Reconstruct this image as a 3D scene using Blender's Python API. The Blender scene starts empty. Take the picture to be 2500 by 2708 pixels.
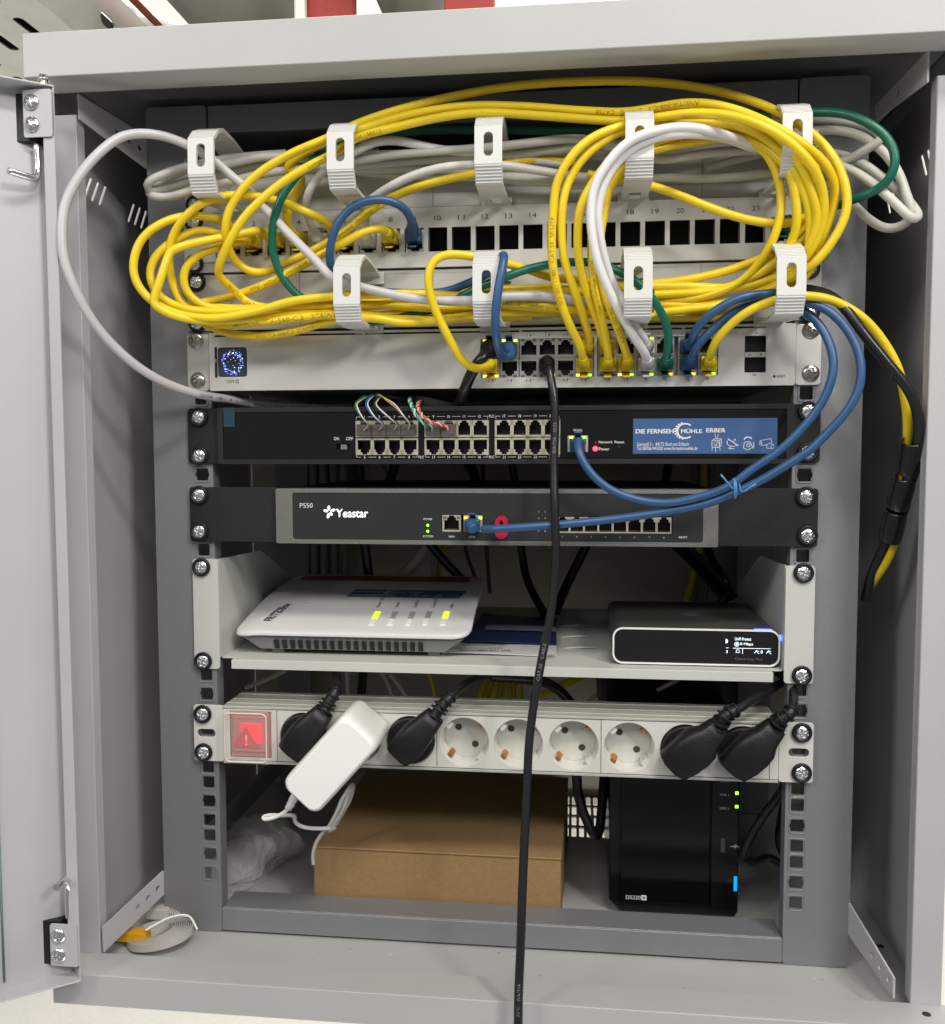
import bpy, bmesh, math, random
from mathutils import Vector, Matrix
random.seed(7)
S = bpy.context.scene
COL = S.collection

# ------------------------------------------------------------------ camera
CAM = Vector((0.06508, -0.71070, 0.28422)); CROT = (1.50600679, 0.00201277, 0.11270306); FPX = 2450.0
cd = bpy.data.cameras.new('camera'); cam = bpy.data.objects.new('camera', cd); COL.objects.link(cam)
cam.location = CAM; cam.rotation_euler = CROT
cd.sensor_fit = 'HORIZONTAL'; cd.sensor_width = 36; cd.lens = 36 * FPX / 2500; cd.clip_start = .01; cd.clip_end = 60
S.camera = cam
# ------------------------------------------------------------------ light
w = bpy.data.worlds.new('World'); S.world = w; w.use_nodes = True
bg = w.node_tree.nodes['Background']; bg.inputs[0].default_value = (.96, .97, 1, 1); bg.inputs[1].default_value = .23
def area(name, loc, target, sx, sy, power, col):
    l = bpy.data.lights.new(name, 'AREA'); l.shape = 'RECTANGLE'; l.size = sx; l.size_y = sy; l.energy = power; l.color = col
    o = bpy.data.objects.new(name, l); COL.objects.link(o); o.location = loc
    o.rotation_euler = (Vector(target) - Vector(loc)).to_track_quat('-Z', 'Y').to_euler()
    return o
area('ceiling_lamp', (.55, -1.15, 1.75), (0, 0, .25), .9, .16, 20.0, (1, .96, .88))
area('side_lamp', (1.25, -1.6, 1.25), (0, 0, .2), .3, .3, 15.0, (1, .97, .95))
area('left_fill', (-1.15, -1.40, 1.20), (.1, 0, .2), .4, .4, 8.0, (1, .98, .94))  # added fill light, brightens the right inner side wall
area('front_lamp', (-.05, -1.5, 1.15), (0, 0, .15), 1.1, .25, 5.0, (1, .98, .96))
area('rear_fill', (0, .20, 1.6), (0, .45, -.3), 2.6, .2, 20, (1, .97, .90))  # added fill light, brightens the wall behind the cabinet and its slots
area('low_fill', (0, -.15, -.95), (0, .36, -.35), 1.4, .3, 9, (1, .96, .88))  # added fill from below, makes the wall under the floor grille bright
S.view_settings.view_transform = 'Standard'; S.view_settings.look = 'None'; S.view_settings.gamma = 1
S.view_settings.exposure = 0.17; S.view_settings.use_curve_mapping = False
S.render.resolution_x = 945; S.render.resolution_y = 1024

# ------------------------------------------------------------------ measuring helper: picture point + depth -> real position
from mathutils import Euler
RM = Euler(CROT, 'XYZ').to_matrix()
SC = 2500 / 1848
def ray(x, y): return RM @ Vector(((x * SC - 1250) / FPX, -(y * SC - 1354) / FPX, -1.0))
def at(x, y, Y): d = ray(x, y); return CAM + d * ((Y - CAM.y) / d.y)
def atZ(x, y, Z): d = ray(x, y); return CAM + d * ((Z - CAM.z) / d.z)
def atX(x, y, X): d = ray(x, y); return CAM + d * ((X - CAM.x) / d.x)

# ------------------------------------------------------------------ materials
MATS = {}
def mat(name, col, rough=.5, metal=0, bump=0, bscale=900, var=.05, vscale=25, coat=0, spec=.5, emit=0, alpha=1, trans=0, ecol=None, stretch=None):
    if name in MATS: return MATS[name]
    m = bpy.data.materials.new(name); m.use_nodes = True; nt = m.node_tree; b = nt.nodes['Principled BSDF']
    b.inputs['Roughness'].default_value = rough; b.inputs['Metallic'].default_value = metal
    b.inputs['Specular IOR Level'].default_value = spec; b.inputs['Coat Weight'].default_value = coat
    b.inputs['Base Color'].default_value = (*col, 1)
    if emit:
        b.inputs['Emission Color'].default_value = (*(ecol or col), 1); b.inputs['Emission Strength'].default_value = emit
    if trans: b.inputs['Transmission Weight'].default_value = trans
    if alpha < 1: b.inputs['Alpha'].default_value = alpha
    tc = nt.nodes.new('ShaderNodeTexCoord'); mp = nt.nodes.new('ShaderNodeMapping')
    nt.links.new(tc.outputs['Object'], mp.inputs['Vector'])
    if stretch: mp.inputs['Scale'].default_value = stretch
    if var:
        n = nt.nodes.new('ShaderNodeTexNoise'); n.inputs['Scale'].default_value = vscale; n.inputs['Detail'].default_value = 5
        nt.links.new(mp.outputs[0], n.inputs['Vector'])
        mx = nt.nodes.new('ShaderNodeMix'); mx.data_type = 'RGBA'
        mx.inputs[6].default_value = (*[max(0, c * (1 - var)) for c in col], 1); mx.inputs[7].default_value = (*[min(1, c * (1 + var)) for c in col], 1)
        nt.links.new(n.outputs['Fac'], mx.inputs[0]); nt.links.new(mx.outputs[2], b.inputs['Base Color'])
        mr = nt.nodes.new('ShaderNodeMapRange'); mr.inputs[3].default_value = max(.02, rough - .08); mr.inputs[4].default_value = min(1, rough + .08)
        nt.links.new(n.outputs['Fac'], mr.inputs[0]); nt.links.new(mr.outputs[0], b.inputs['Roughness'])
    if bump:
        n2 = nt.nodes.new('ShaderNodeTexNoise'); n2.inputs['Scale'].default_value = bscale; n2.inputs['Detail'].default_value = 3
        nt.links.new(mp.outputs[0], n2.inputs['Vector'])
        bp = nt.nodes.new('ShaderNodeBump'); bp.inputs['Strength'].default_value = bump; bp.inputs['Distance'].default_value = .001
        nt.links.new(n2.outputs['Fac'], bp.inputs['Height']); nt.links.new(bp.outputs[0], b.inputs['Normal'])
    MATS[name] = m; return m
CAB = mat('cabinet_paint', (.43, .432, .42), .42, 0, .14, 1500, .07, 9)
CABD = mat('cabinet_paint_light_tinted', (.45, .443, .458), .45, 0, .14, 1500, .07, 9)  # same cabinet paint, lavender tint of the lighting put into its colour
FRAME = mat('frame_grey_paint', (.235, .24, .25), .40, .30, .35, 1500, .10, 900)
PANEL = mat('panel_light_grey', (.47, .46, .42), .45, 0, .1, 1500, .03)
SHELF = mat('shelf_cream_paint', (.55, .555, .51), .42, 0, .12, 1400, .03)
RINGM = mat('ring_grey_plastic', (.64, .64, .61), .42, 0, .15, 900, .04)
SILVER = mat('silver_faceplate', (.70, .695, .65), .36, .45, .08, 2500, .03)
BLACKP = mat('black_powder_paint', (.016, .016, .017), .55, 0, .3, 1800, .1, spec=.3)
GLOSSB = mat('gloss_black_panel', (.008, .008, .008), .12, 0, 0, 1, .2, 6, spec=.35)
YEA = mat('pbx_sparkle_grey', (.17, .17, .155), .42, .35, .5, 2600, .25, 1500)
YPAN = mat('pbx_dark_panel', (.028, .030, .030), .3, 0, 0, 1, .08, spec=.3)
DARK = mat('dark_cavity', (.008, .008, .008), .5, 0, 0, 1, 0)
GOLD = mat('gold_contact', (.30, .24, .14), .35, 1, 0, 1, 0)
SHIELD = mat('tin_shield', (.70, .66, .52), .35, .7, .15, 700, .15, 200)
ZINC = mat('zinc_screw', (.82, .85, .84), .16, 1, .35, 500, .2, 300)
STEEL = mat('steel_pin', (.75, .75, .73), .18, 1, .05, 300, .05)
NICKEL = mat('nickel_screw', (.50, .47, .43), .25, 1, .25, 500, .15, 300)
RUBBER = mat('black_plastic', (.010, .010, .011), .40, 0, .25, 900, .1, spec=.35)
GALV = mat('galvanised_steel', (.86, .87, .80), .38, .75, .25, 60, .22, 28)
WHITEP = mat('white_plastic', (.80, .80, .76), .28, 0, .03, 900, .02)
WSOCK = mat('socket_white_plastic', (.62, .615, .56), .32, 0, .05, 900, .02)
ALU = mat('alu_profile', (.56, .56, .50), .38, .35, .1, 900, .05, 40, stretch=(1, 30, 30))
COPPER = mat('copper_clip', (.75, .36, .15), .25, 1, .2, 400, .15)
CARD = mat('brown_cardboard', (.285, .175, .075), .9, 0, .45, 600, .20, 300)
INKB = mat('black_ink', (.02, .02, .02), .5, 0, 0, 1, 0)
INKW = mat('white_ink', (.75, .75, .72), .5, 0, 0, 1, 0)
INKG = mat('grey_ink', (.30, .30, .30), .5, 0, 0, 1, 0)
BLUELAB = mat('blue_sticker', (.042, .10, .25), .4, 0, 0, 1, .04)
NAVY = mat('navy_print', (.018, .03, .10), .35, 0, 0, 1, .05)
PAPER = mat('white_paper', (.60, .60, .58), .5, 0, .1, 300, .04)
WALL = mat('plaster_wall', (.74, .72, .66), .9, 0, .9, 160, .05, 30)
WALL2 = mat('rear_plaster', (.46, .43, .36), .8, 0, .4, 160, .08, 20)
YEL = mat('yellow_cable_jacket', (.78, .57, .013), .38, 0, .18, 260, .12, 45)
GRY = mat('grey_cable_jacket', (.55, .535, .48), .42, 0, .12, 260, .05, 60)
WHT = mat('white_cable_jacket', (.74, .73, .72), .34, 0, .08, 260, .03, 60)
BLU = mat('blue_cable_jacket', (.027, .085, .20), .38, 0, .12, 260, .06, 60)
GRN = mat('green_cable_jacket', (.004, .12, .075), .36, 0, .12, 260, .06, 60)
BLK = mat('black_cable_jacket', (.011, .011, .012), .28, 0, .1, 260, .1, 60)
YINK = mat('cable_print_brown', (.36, .24, .01), .5, 0, 0, 1, 0)
LEDG = mat('green_led', (.45, 1, .02), .4, emit=1.5, var=0)
LEDY = mat('yellow_led', (1, .80, .08), .4, emit=1.6, var=0)
LEDO = mat('amber_led', (1, .50, .02), .4, emit=1.5, var=0)
LEDR = mat('red_led', (1, .01, .02), .4, emit=20, var=0)
LEDB = mat('blue_led', (.0, .25, 1), .4, emit=1.3, var=0)
LEDN = mat('dull_led', (.12, .12, .11), .35, var=0)
SCRW = mat('screen_white_pixels', (.8, .9, 1), .4, emit=1.2, var=0)
SCRB = mat('screen_blue_pixels', (.15, .22, 1), .4, emit=1.6, var=0)
REDP = mat('red_plastic', (.45, .01, .04), .28, 0, 0, 1, .05)
DRED = mat('dark_red_strip', (.26, .012, .016), .3, 0, 0, 1, .05)

# ------------------------------------------------------------------ mesh builder
class MB:
    def __init__(s): s.v = []; s.f = []; s.sm = []
    def add(s, vs, fs, smooth=False):
        b = len(s.v); s.v += [Vector(v) for v in vs]; s.f += [tuple(i + b for i in f) for f in fs]; s.sm += [smooth] * len(fs); return s
    def box(s, x0, x1, y0, y1, z0, z1):
        return s.add([(x, y, z) for x in (x0, x1) for y in (y0, y1) for z in (z0, z1)],
                     [(0, 1, 3, 2), (4, 6, 7, 5), (0, 4, 5, 1), (2, 3, 7, 6), (0, 2, 6, 4), (1, 5, 7, 3)])
    def hexa(s, p):  # 8 corners: front 4 (ccw) then back 4
        return s.add(p, [(0, 1, 2, 3), (7, 6, 5, 4), (0, 4, 5, 1), (1, 5, 6, 2), (2, 6, 7, 3), (3, 7, 4, 0)])
    def prism(s, poly, f0, f1, smooth=False):   # poly 2-D, f(a,b)->3-D for both ends
        n = len(poly); v = [f0(*p) for p in poly] + [f1(*p) for p in poly]
        s.add(v, [tuple(range(n)), tuple(range(2 * n - 1, n - 1, -1))])
        return s.add(v, [(i, i + n, (i + 1) % n + n, (i + 1) % n) for i in range(n)], smooth)
    def cyl(s, c, ax, r, h, n=24, r2=None, caps=True):
        ax = Vector(ax).normalized(); t = ax.orthogonal().normalized(); u = ax.cross(t); c = Vector(c); r2 = r if r2 is None else r2
        a = [c + (t * math.cos(k * math.tau / n) + u * math.sin(k * math.tau / n)) * r for k in range(n)]
        b = [c + ax * h + (t * math.cos(k * math.tau / n) + u * math.sin(k * math.tau / n)) * r2 for k in range(n)]
        s.add(a + b, [(i, (i + 1) % n, (i + 1) % n + n, i + n) for i in range(n)], True)
        if caps: s.add(a + b, [tuple(range(n - 1, -1, -1)), tuple(range(n, 2 * n))])
        return s
    def tube(s, pts, r, n=14, caps=True, flat=None):
        rr = r if callable(r) else (lambda t: r)
        N = len(pts); fr = frames(pts); vs = []
        for i, (p, (t, a, b)) in enumerate(zip(pts, fr)):
            R = rr(i / (N - 1))
            for k in range(n):
                an = k * math.tau / n
                vs.append(p + (a * math.cos(an) * (flat or 1) + b * math.sin(an)) * R)
        s.add(vs, [(i * n + k, i * n + (k + 1) % n, (i + 1) * n + (k + 1) % n, (i + 1) * n + k) for i in range(N - 1) for k in range(n)], True)
        if caps: s.add(vs, [tuple(range(n - 1, -1, -1)), tuple(range((N - 1) * n, N * n))])
        return s
    def ball(s, c, r, n=12, sc=(1, 1, 1)):
        vs = []; fs = []
        for i in range(n // 2 + 1):
            th = math.pi * i / (n // 2)
            for k in range(n):
                vs.append(Vector(c) + Vector((math.sin(th) * math.cos(k * math.tau / n) * sc[0], math.sin(th) * math.sin(k * math.tau / n) * sc[1], math.cos(th) * sc[2])) * r)
        for i in range(n // 2):
            for k in range(n): fs.append((i * n + k, (i + 1) * n + k, (i + 1) * n + (k + 1) % n, i * n + (k + 1) % n))
        return s.add(vs, fs, True)
    def mesh(s, name, origin=Vector()):
        m = bpy.data.meshes.new(name); m.from_pydata([v - origin for v in s.v], [], s.f)
        for p, q in zip(m.polygons, s.sm): p.use_smooth = q
        return m
def frames(pts):
    out = []; N = len(pts); prev = None
    for i in range(N):
        t = (pts[min(i + 1, N - 1)] - pts[max(i - 1, 0)])
        if t.length < 1e-9: t = Vector((0, 0, 1))
        t.normalize()
        if prev is None: a = t.orthogonal().normalized()
        else:
            a = prev - t * prev.dot(t)
            a = a.normalized() if a.length > 1e-6 else t.orthogonal().normalized()
        prev = a; out.append((t, a, t.cross(a)))
    return out
WORLD = {}
def wloc(o): return WORLD.get(o.name, Vector())
def link(o, parent, wl):
    COL.objects.link(o)
    if parent: o.parent = parent; o.location = wl - wloc(parent)
    else: o.location = wl
    WORLD[o.name] = wl; return o
def obj(name, mb, m, parent=None, bevel=0, seg=2, recalc=True, ang=35):
    xs = [v.x for v in mb.v]; ys = [v.y for v in mb.v]; zs = [v.z for v in mb.v]
    if parent: og = Vector(((min(xs) + max(xs)) / 2, (min(ys) + max(ys)) / 2, (min(zs) + max(zs)) / 2))
    else: og = Vector(((min(xs) + max(xs)) / 2, (min(ys) + max(ys)) / 2, min(zs)))
    me = mb.mesh(name, og)
    if recalc:
        bm = bmesh.new(); bm.from_mesh(me); bmesh.ops.remove_doubles(bm, verts=bm.verts, dist=1e-6); bmesh.ops.recalc_face_normals(bm, faces=bm.faces); bm.to_mesh(me); bm.free()
    me.materials.append(m); o = bpy.data.objects.new(name, me)
    if bevel:
        b = o.modifiers.new('bevel', 'BEVEL'); b.width = bevel; b.segments = seg; b.limit_method = 'ANGLE'; b.angle_limit = math.radians(ang); b.harden_normals = False
    return link(o, parent, og)
def inst(name, me, parent, loc, rot=None, scale=None):
    o = bpy.data.objects.new(name, me); link(o, parent, Vector(loc))
    if rot: o.rotation_euler = rot
    if scale: o.scale = scale
    return o
def tag(o, label, cat=None, group=None, kind=None):
    if label: o['label'] = label
    if cat: o['category'] = cat
    if group: o['group'] = group
    if kind: o['kind'] = kind
    return o
def thing(name, loc, label, cat, group=None):
    o = bpy.data.objects.new(name, None); o.empty_display_size = .02; link(o, None, Vector(loc)); return tag(o, label, cat, group)

# 2-D shapes
def rect(x0, x1, z0, z1): return [(x0, z0), (x1, z0), (x1, z1), (x0, z1)]
def rrect(x0, x1, z0, z1, r, n=4):
    out = []
    for cx, cz, a0 in ((x1 - r, z0 + r, -90), (x1 - r, z1 - r, 0), (x0 + r, z1 - r, 90), (x0 + r, z0 + r, 180)):
        for k in range(n + 1):
            a = math.radians(a0 + 90 * k / n); out.append((cx + r * math.cos(a), cz + r * math.sin(a)))
    return out
def circ(cx, cz, r, n=24): return [(cx + r * math.cos(k * math.tau / n), cz + r * math.sin(k * math.tau / n)) for k in range(n)]
def star(cx, cz, h=.0048):
    k = h
    return [(cx - k, cz - k), (cx + k, cz - k), (cx + k, cz - k * .55), (cx + k * 1.28, cz), (cx + k, cz + k * .55), (cx + k, cz + k), (cx - k, cz + k), (cx - k, cz + k * .55), (cx - k * 1.28, cz), (cx - k, cz - k * .55)]
def plate(mb, outer, holes, t, f):
    """flat sheet with holes; f(a,b,w) places it; t = thickness, w from 0 to t"""
    cu = bpy.data.curves.new('tmp', 'CURVE'); cu.dimensions = '2D'; cu.fill_mode = 'BOTH'; cu.extrude = t / 2
    K = 1000.0
    for poly in [outer] + holes:
        sp = cu.splines.new('POLY'); sp.points.add(len(poly) - 1); sp.use_cyclic_u = True
        for p, q in zip(sp.points, poly): p.co = (q[0] * K, q[1] * K, 0, 1)
    cu.extrude = t / 2 * K
    o = bpy.data.objects.new('tmp', cu); COL.objects.link(o)
    dg = bpy.context.evaluated_depsgraph_get(); dg.update()
    me = bpy.data.meshes.new_from_object(o.evaluated_get(dg))
    mb.add([f(v.co.x / K, v.co.y / K, v.co.z / K + t / 2) for v in me.vertices], [tuple(p.vertices) for p in me.polygons])
    bpy.data.objects.remove(o); bpy.data.curves.remove(cu); bpy.data.meshes.remove(me)
    return mb
def XZ(Y): return lambda a, b, w: Vector((a, Y + w, b))
TC = {}
def textmesh(s):
    if s in TC: return TC[s]
    cu = bpy.data.curves.new('t', 'FONT'); cu.body = s; cu.size = 1; cu.resolution_u = 3
    o = bpy.data.objects.new('t', cu); COL.objects.link(o)
    dg = bpy.context.evaluated_depsgraph_get(); dg.update(); me = bpy.data.meshes.new_from_object(o.evaluated_get(dg))
    vs = [(v.co.x, v.co.y) for v in me.vertices]; fs = [tuple(p.vertices) for p in me.polygons]
    bpy.data.objects.remove(o); bpy.data.curves.remove(cu); bpy.data.meshes.remove(me)
    if not vs: vs = [(0, 0)]
    x0 = min(v[0] for v in vs); x1 = max(v[0] for v in vs); y0 = min(v[1] for v in vs); y1 = max(v[1] for v in vs)
    TC[s] = ([((a - x0) / (x1 - x0 or 1), (b - y0) / (y1 - y0 or 1)) for a, b in vs], fs, (x1 - x0) / (y1 - y0 or 1)); return TC[s]
def text3(mb, s, f):            # f(u,v) in 0..1
    vs, fs, _ = textmesh(s); mb.add([f(a, b) for a, b in vs], fs)
def txt(mb, s, xl, xr, yc, h, Y, x_is_world=False):   # picture coordinates
    A = at(xl, yc, Y); B = at(xr, yc, Y); k = (B.x - A.x) / (xr - xl); H = h * k; zc = (A.z + B.z) / 2
    text3(mb, s, lambda u, v: Vector((A.x + (B.x - A.x) * u, Y - .0002, zc + (v - .5) * H)))
def txw(mb, s, cx, cz, h, Y, wid=None):
    _, _, asp = textmesh(s); wd = wid or h * asp * .92
    text3(mb, s, lambda u, v: Vector((cx + (u - .5) * wd, Y - .0002, cz + (v - .5) * h)))
def ln(mb, x0, z0, x1, z1, wd, Y):
    a = Vector((x0, 0, z0)); b = Vector((x1, 0, z1)); d = (b - a).normalized(); n = Vector((-d.z, 0, d.x)) * wd / 2
    mb.add([v + Vector((0, Y - .0002, 0)) for v in (a - n, b - n, b + n, a + n)], [(0, 1, 2, 3)])
def arc2(mb, cx, cz, r, a0, a1, wd, Y, n=24, wd2=None):
    vs = []; wd2 = wd if wd2 is None else wd2
    for k in range(n + 1):
        a = math.radians(a0 + (a1 - a0) * k / n); q = wd + (wd2 - wd) * k / n
        for R in (r - q / 2, r + q / 2): vs.append(Vector((cx + R * math.cos(a), Y - .0002, cz + R * math.sin(a))))
    mb.add(vs, [(2 * k, 2 * k + 1, 2 * k + 3, 2 * k + 2) for k in range(n)])

# ================================================================== THE SETTING
mb = MB().box(-3, 3, .40, .44, -2, 2.2); tag(obj('wall', mb, WALL), 'white plastered wall behind the cabinet', kind='structure')

# ================================================================== CABINET
cab = thing('wall_cabinet', (0, .12, -.124), 'light grey steel wall cabinet with its door swung open to the left', 'cabinet')
XL, XR = -.315, .317; YB = .34
ZT, ZB = .543, -.098
# roof: folded tray
mb = MB()
prof = [(-.090, .5435), (-.090, .5735), (YB, .5735), (YB, .5720), (-.0885, .5720), (-.0885, .5450), (-.060, .5450), (-.060, .5435)]
mb.prism(prof, lambda a, b: Vector((XL - .003, a, b)), lambda a, b: Vector((XR + .003, a, b)))
for x0, x1 in ((XL - .003, XL - .0015), (XR + .0015, XR + .003)): mb.box(x0, x1, -.0884, YB - .002, .5437, .5719)
obj('roof', mb, CAB, cab, .0016, 3)
mb = MB().box(XL + .001, XR - .001, -.0595, YB - .002, .5600, .5612); obj('roof_liner', mb, FRAME, cab)
# base
mb = MB()
prof = [(-.090, -.0985), (-.090, -.122), (-.070, -.122), (-.070, -.1205), (-.0885, -.1205), (-.0885, -.100), (-.060, -.100), (-.060, -.0985)]
mb.prism(prof, lambda a, b: Vector((XL - .003, a, b)), lambda a, b: Vector((XR + .003, a, b)))
obj('base', mb, CAB, cab, .0016, 3)
holes = []
gx0, gx1 = .054, .1005
for r in range(4):
    for c in range(7):
        cx = .0555 + c * .0079; y0 = .222 + r * .029
        if c == 2 and r < 0: continue
        holes.append(rrect(cx - .0025, cx + .0025, y0, y0 + .0235, .0012, 2))
mb = MB(); plate(mb, rect(XL + .0002, XR - .0002, -.0598, YB + .001), holes, .0015, lambda a, b, w: Vector((a, b, -.1115 + w)))
mb.box(XL + .0002, XR - .0002, -.0615, -.0600, -.1115, -.0990)
obj('floor_plate', mb, CAB, cab)
# side panels with vent slots (plane X const, a=Y b=Z)
def slots(X, pts):
    out = []
    for px, py in pts:
        q = atX(px, py, X); out.append([(q.y + a + b * .62, q.z + b) for a, b in rrect(-.0018, .0018, -.0090, .0090, .0016, 3)])
    return out
L1 = [(156 + k * 14.3, 359 + k * 7.7) for k in range(4)] + [(255 + k * 12.2, 416 + k * 6.5) for k in range(4)]
R1 = [(1807, 322), (1819, 312), (1831, 302), (1843, 292)] + [(1737, 398), (1749, 388), (1761, 376)]
for X0, pts_ in ((XL, L1), (XR - .0015, R1)):
    mb = MB(); plate(mb, rect(-.058, YB - .0001, -.1110, .5430), slots(X0, pts_), .0008, lambda a, b, w: Vector((X0 + w, a, b)))
    obj('side_panel', mb, CABD, cab)
# front flanges of the side walls
for s in (-1, 1):
    xo = XL if s < 0 else XR; xi = -.296 if s < 0 else .2965
    a, b = sorted((xo, xi))
    mb = MB().box(a, b, -.0615, -.0600, -.099, .5280); 
    mb.box(*(sorted((xi, xi - s * -.0015))), -.0600, -.050, -.099, .5280)
    obj('door_flange', mb, CABD, cab, .0028, 3)
# corner brackets
def bracket(p0, p1, p2, p3, n):
    # p0 p1 top edge front/back, p2 p3 bottom edge back/front (world points, vertical sheet)
    a = p0; ex = (p1 - p0); ex.z = 0; L = ex.length; ex.normalize(); nn = Vector((-ex.y, ex.x, 0))
    def q(p): d = p - a; return (d.x * ex.x + d.y * ex.y, d.z)
    out = [q(p0), q(p1), q(p2), q(p3)]
    hs = []
    for k in range(n):
        t = .55 + k * .17; u = t * L
        zt = out[0][1] + (out[1][1] - out[0][1]) * t; zb = out[3][1] + (out[2][1] - out[3][1]) * t
        hs.append(circ(u, (zt + zb) / 2, .0023, 14))
    m = MB(); plate(m, out, hs, .0014, lambda u, v, w: a + ex * u + Vector((0, 0, v)) + nn * (w - .0007))
    obj('corner_bracket', m, CABD, cab)
bracket(at(152, 184, -.061), at(285, 266, 0), at(285, 330, 0), at(157, 232, -.061), 3)
bracket(at(200, 1813, -.061), at(319, 1702, 0), at(319, 1748, 0), at(204, 1862, -.061), 3)
bracket(at(1816, 98, -.061), at(1714, 206, 0), at(1718, 236, 0), at(1818, 160, -.061), 3)
bracket(at(1661, 1765, 0), at(1749, 1912, -.061), at(1750, 1952, -.061), at(1662, 1826, 0), 3)
# back panel (plain, dull)
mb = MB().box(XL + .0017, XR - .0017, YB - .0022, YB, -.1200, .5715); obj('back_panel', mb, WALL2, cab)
# rear stiffeners seen on the left inside wall
mb = MB()
zr = atX(470, 1580, -.262).z
mb.box(-.2690, -.2620, .02, .298, zr - .010, zr + .010); obj('side_rail', mb, FRAME, cab, .0008)
mb = MB().box(-.2725, -.2705, .30, .336, -.109, .56).box(-.2725, -.235, .2995, .3010, -.109, .56); obj('rear_column', mb, FRAME, cab, .001)
mb = MB().box(.2705, .2725, .30, .336, -.109, .56).box(.235, .2725, .2995, .3010, -.109, .56); obj('rear_column', mb, FRAME, cab, .001)
for px, py, zz, nm in ((1812, 1983, -.0984, 'drill_hole'), (1722, 1850, -.0998, 'drill_hole')):
    q = atZ(px, py, zz); obj(nm, MB().cyl((q.x, q.y, zz), (0, 0, 1), .0028, .0002, 20), DARK, cab)
# rack columns with square holes
U = .04445; h = .015875
def column(s):
    hs = []
    for k in range(-1, 12):
        for j in (-1, 0, 1):
            z = k * U + j * h
            if z > .525: continue
            cx = s * .2325
            hs.append(star(cx, z) if j == 0 else rrect(cx - .0048, cx + .0048, z - .0048, z + .0048, .0012, 3))
    xi, xo = s * .2235, s * .2725; a, b = sorted((xi, xo)); zb = -.1095
    m = MB(); plate(m, rrect(a, b, zb, .5535, .003, 3), hs, .0018, XZ(0))
    for hl in hs:
        hx = sum(p[0] for p in hl) / len(hl); hz = sum(p[1] for p in hl) / len(hl)
        pts = [Vector((p[0], -.0001, p[1])) for p in rrect(hx - .0060, hx + .0060, hz - .0060, hz + .0060, .002, 3)]; m.tube(pts + [pts[0]], .0005, 6, False)
    obj('rack_column', m, FRAME, cab)
    m = MB(); x0, x1 = sorted((xo, xo - s * .0018)); m.box(x0, x1, .0019, .050, zb + .003, .5505)
    x0, x1 = sorted((xi, xi + s * .0016)); m.box(x0, x1, .0019, .014, zb + .003, .5505)
    obj('column_return', m, FRAME, cab, .0006)
column(-1); column(1)
mb = MB()
mb.box(-.2225, .2225, .0004, .0020, .5325, .5532); mb.box(-.2225, .2225, .0022, .040, .5516, .5532); mb.box(-.2225, .2225, .0022, .030, .5325, .5341)
obj('top_crossbar', mb, FRAME, cab, .0012)
mb = MB().box(-.2232, .2232, -.0008, .0010, -.1080, -.0890).box(-.2232, .2232, .0012, .030, -.0906, -.0890).box(-.2232, .2232, .0282, .030, -.108, -.0908)
obj('bottom_crossbar', mb, FRAME, cab, .0016, 3)

# ---- screws (shared meshes)
def screwhead(R=.0052, h0=.0024, cross=.0009, ext=.0036, depth=.0016, slots2=True):
    m = MB(); na, nr = 56, 12; vs = []
    for i in range(nr + 1):
        r = R * i / nr
        for k in range(na):
            a = k * math.tau / na; u, v = r * math.cos(a), r * math.sin(a)
            z = h0 * math.sqrt(max(0, 1 - (r / R) ** 2 * .93))
            if (abs(u) < cross or abs(v) < cross) and r < ext: z -= depth
            elif slots2 and abs(math.sin(2 * (a))) > .985 and r < ext * 1.25: z -= depth * .3
            vs.append((u, -z, v))
    vs += [(R * math.cos(k * math.tau / na), .0002, R * math.sin(k * math.tau / na)) for k in range(na)]
    m.add(vs, [(i * na + k, (i + 1) * na + k, (i + 1) * na + (k + 1) % na, i * na + (k + 1) % na) for i in range(nr + 1) for k in range(na)])
    return m.mesh('screw_head')
SCZ = screwhead(); SCZ.materials.append(ZINC)
SCN = screwhead(.0062, .0028, .0009, .0036, .0016, False); SCN.materials.append(NICKEL)
SCS = screwhead(.0058, .0030, .0008, .0034, .0016, False); SCS.materials.append(STEEL)
mb = MB(); pr_ = [(.0050, 0), (.0071, 0), (.0075, -.0008), (.0073, -.0020), (.0064, -.0026), (.0054, -.0022), (.0050, -.0010)]; na = 32
mb.add([(r * math.cos(k * math.tau / na), y, r * math.sin(k * math.tau / na)) for k in range(na) for r, y in pr_],
       [(k * 7 + i, k * 7 + (i + 1) % 7, ((k + 1) % na) * 7 + (i + 1) % 7, ((k + 1) % na) * 7 + i) for k in range(na) for i in range(7)], True)
mb.cyl((0, -.0004, 0), (0, 1, 0), .0052, .0005, 24)
WASH = mb.mesh('cup_washer'); WASH.materials.append(RUBBER)
def screws(parent, pts, Y, cup=True, me=None):
    for (x, z) in pts:
        me_ = me or (SCZ if cup else SCN)
        x += random.uniform(-.0004, .0004); z += random.uniform(-.0004, .0004)
        o = inst('mounting_screw', me_, parent, (x, Y - (.0012 if cup else 0), z), (0, random.uniform(0, 3), 0))
        if cup: w_ = bpy.data.objects.new('washer', WASH); COL.objects.link(w_); w_.parent = o; w_.location = (0, .0012, 0)

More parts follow.
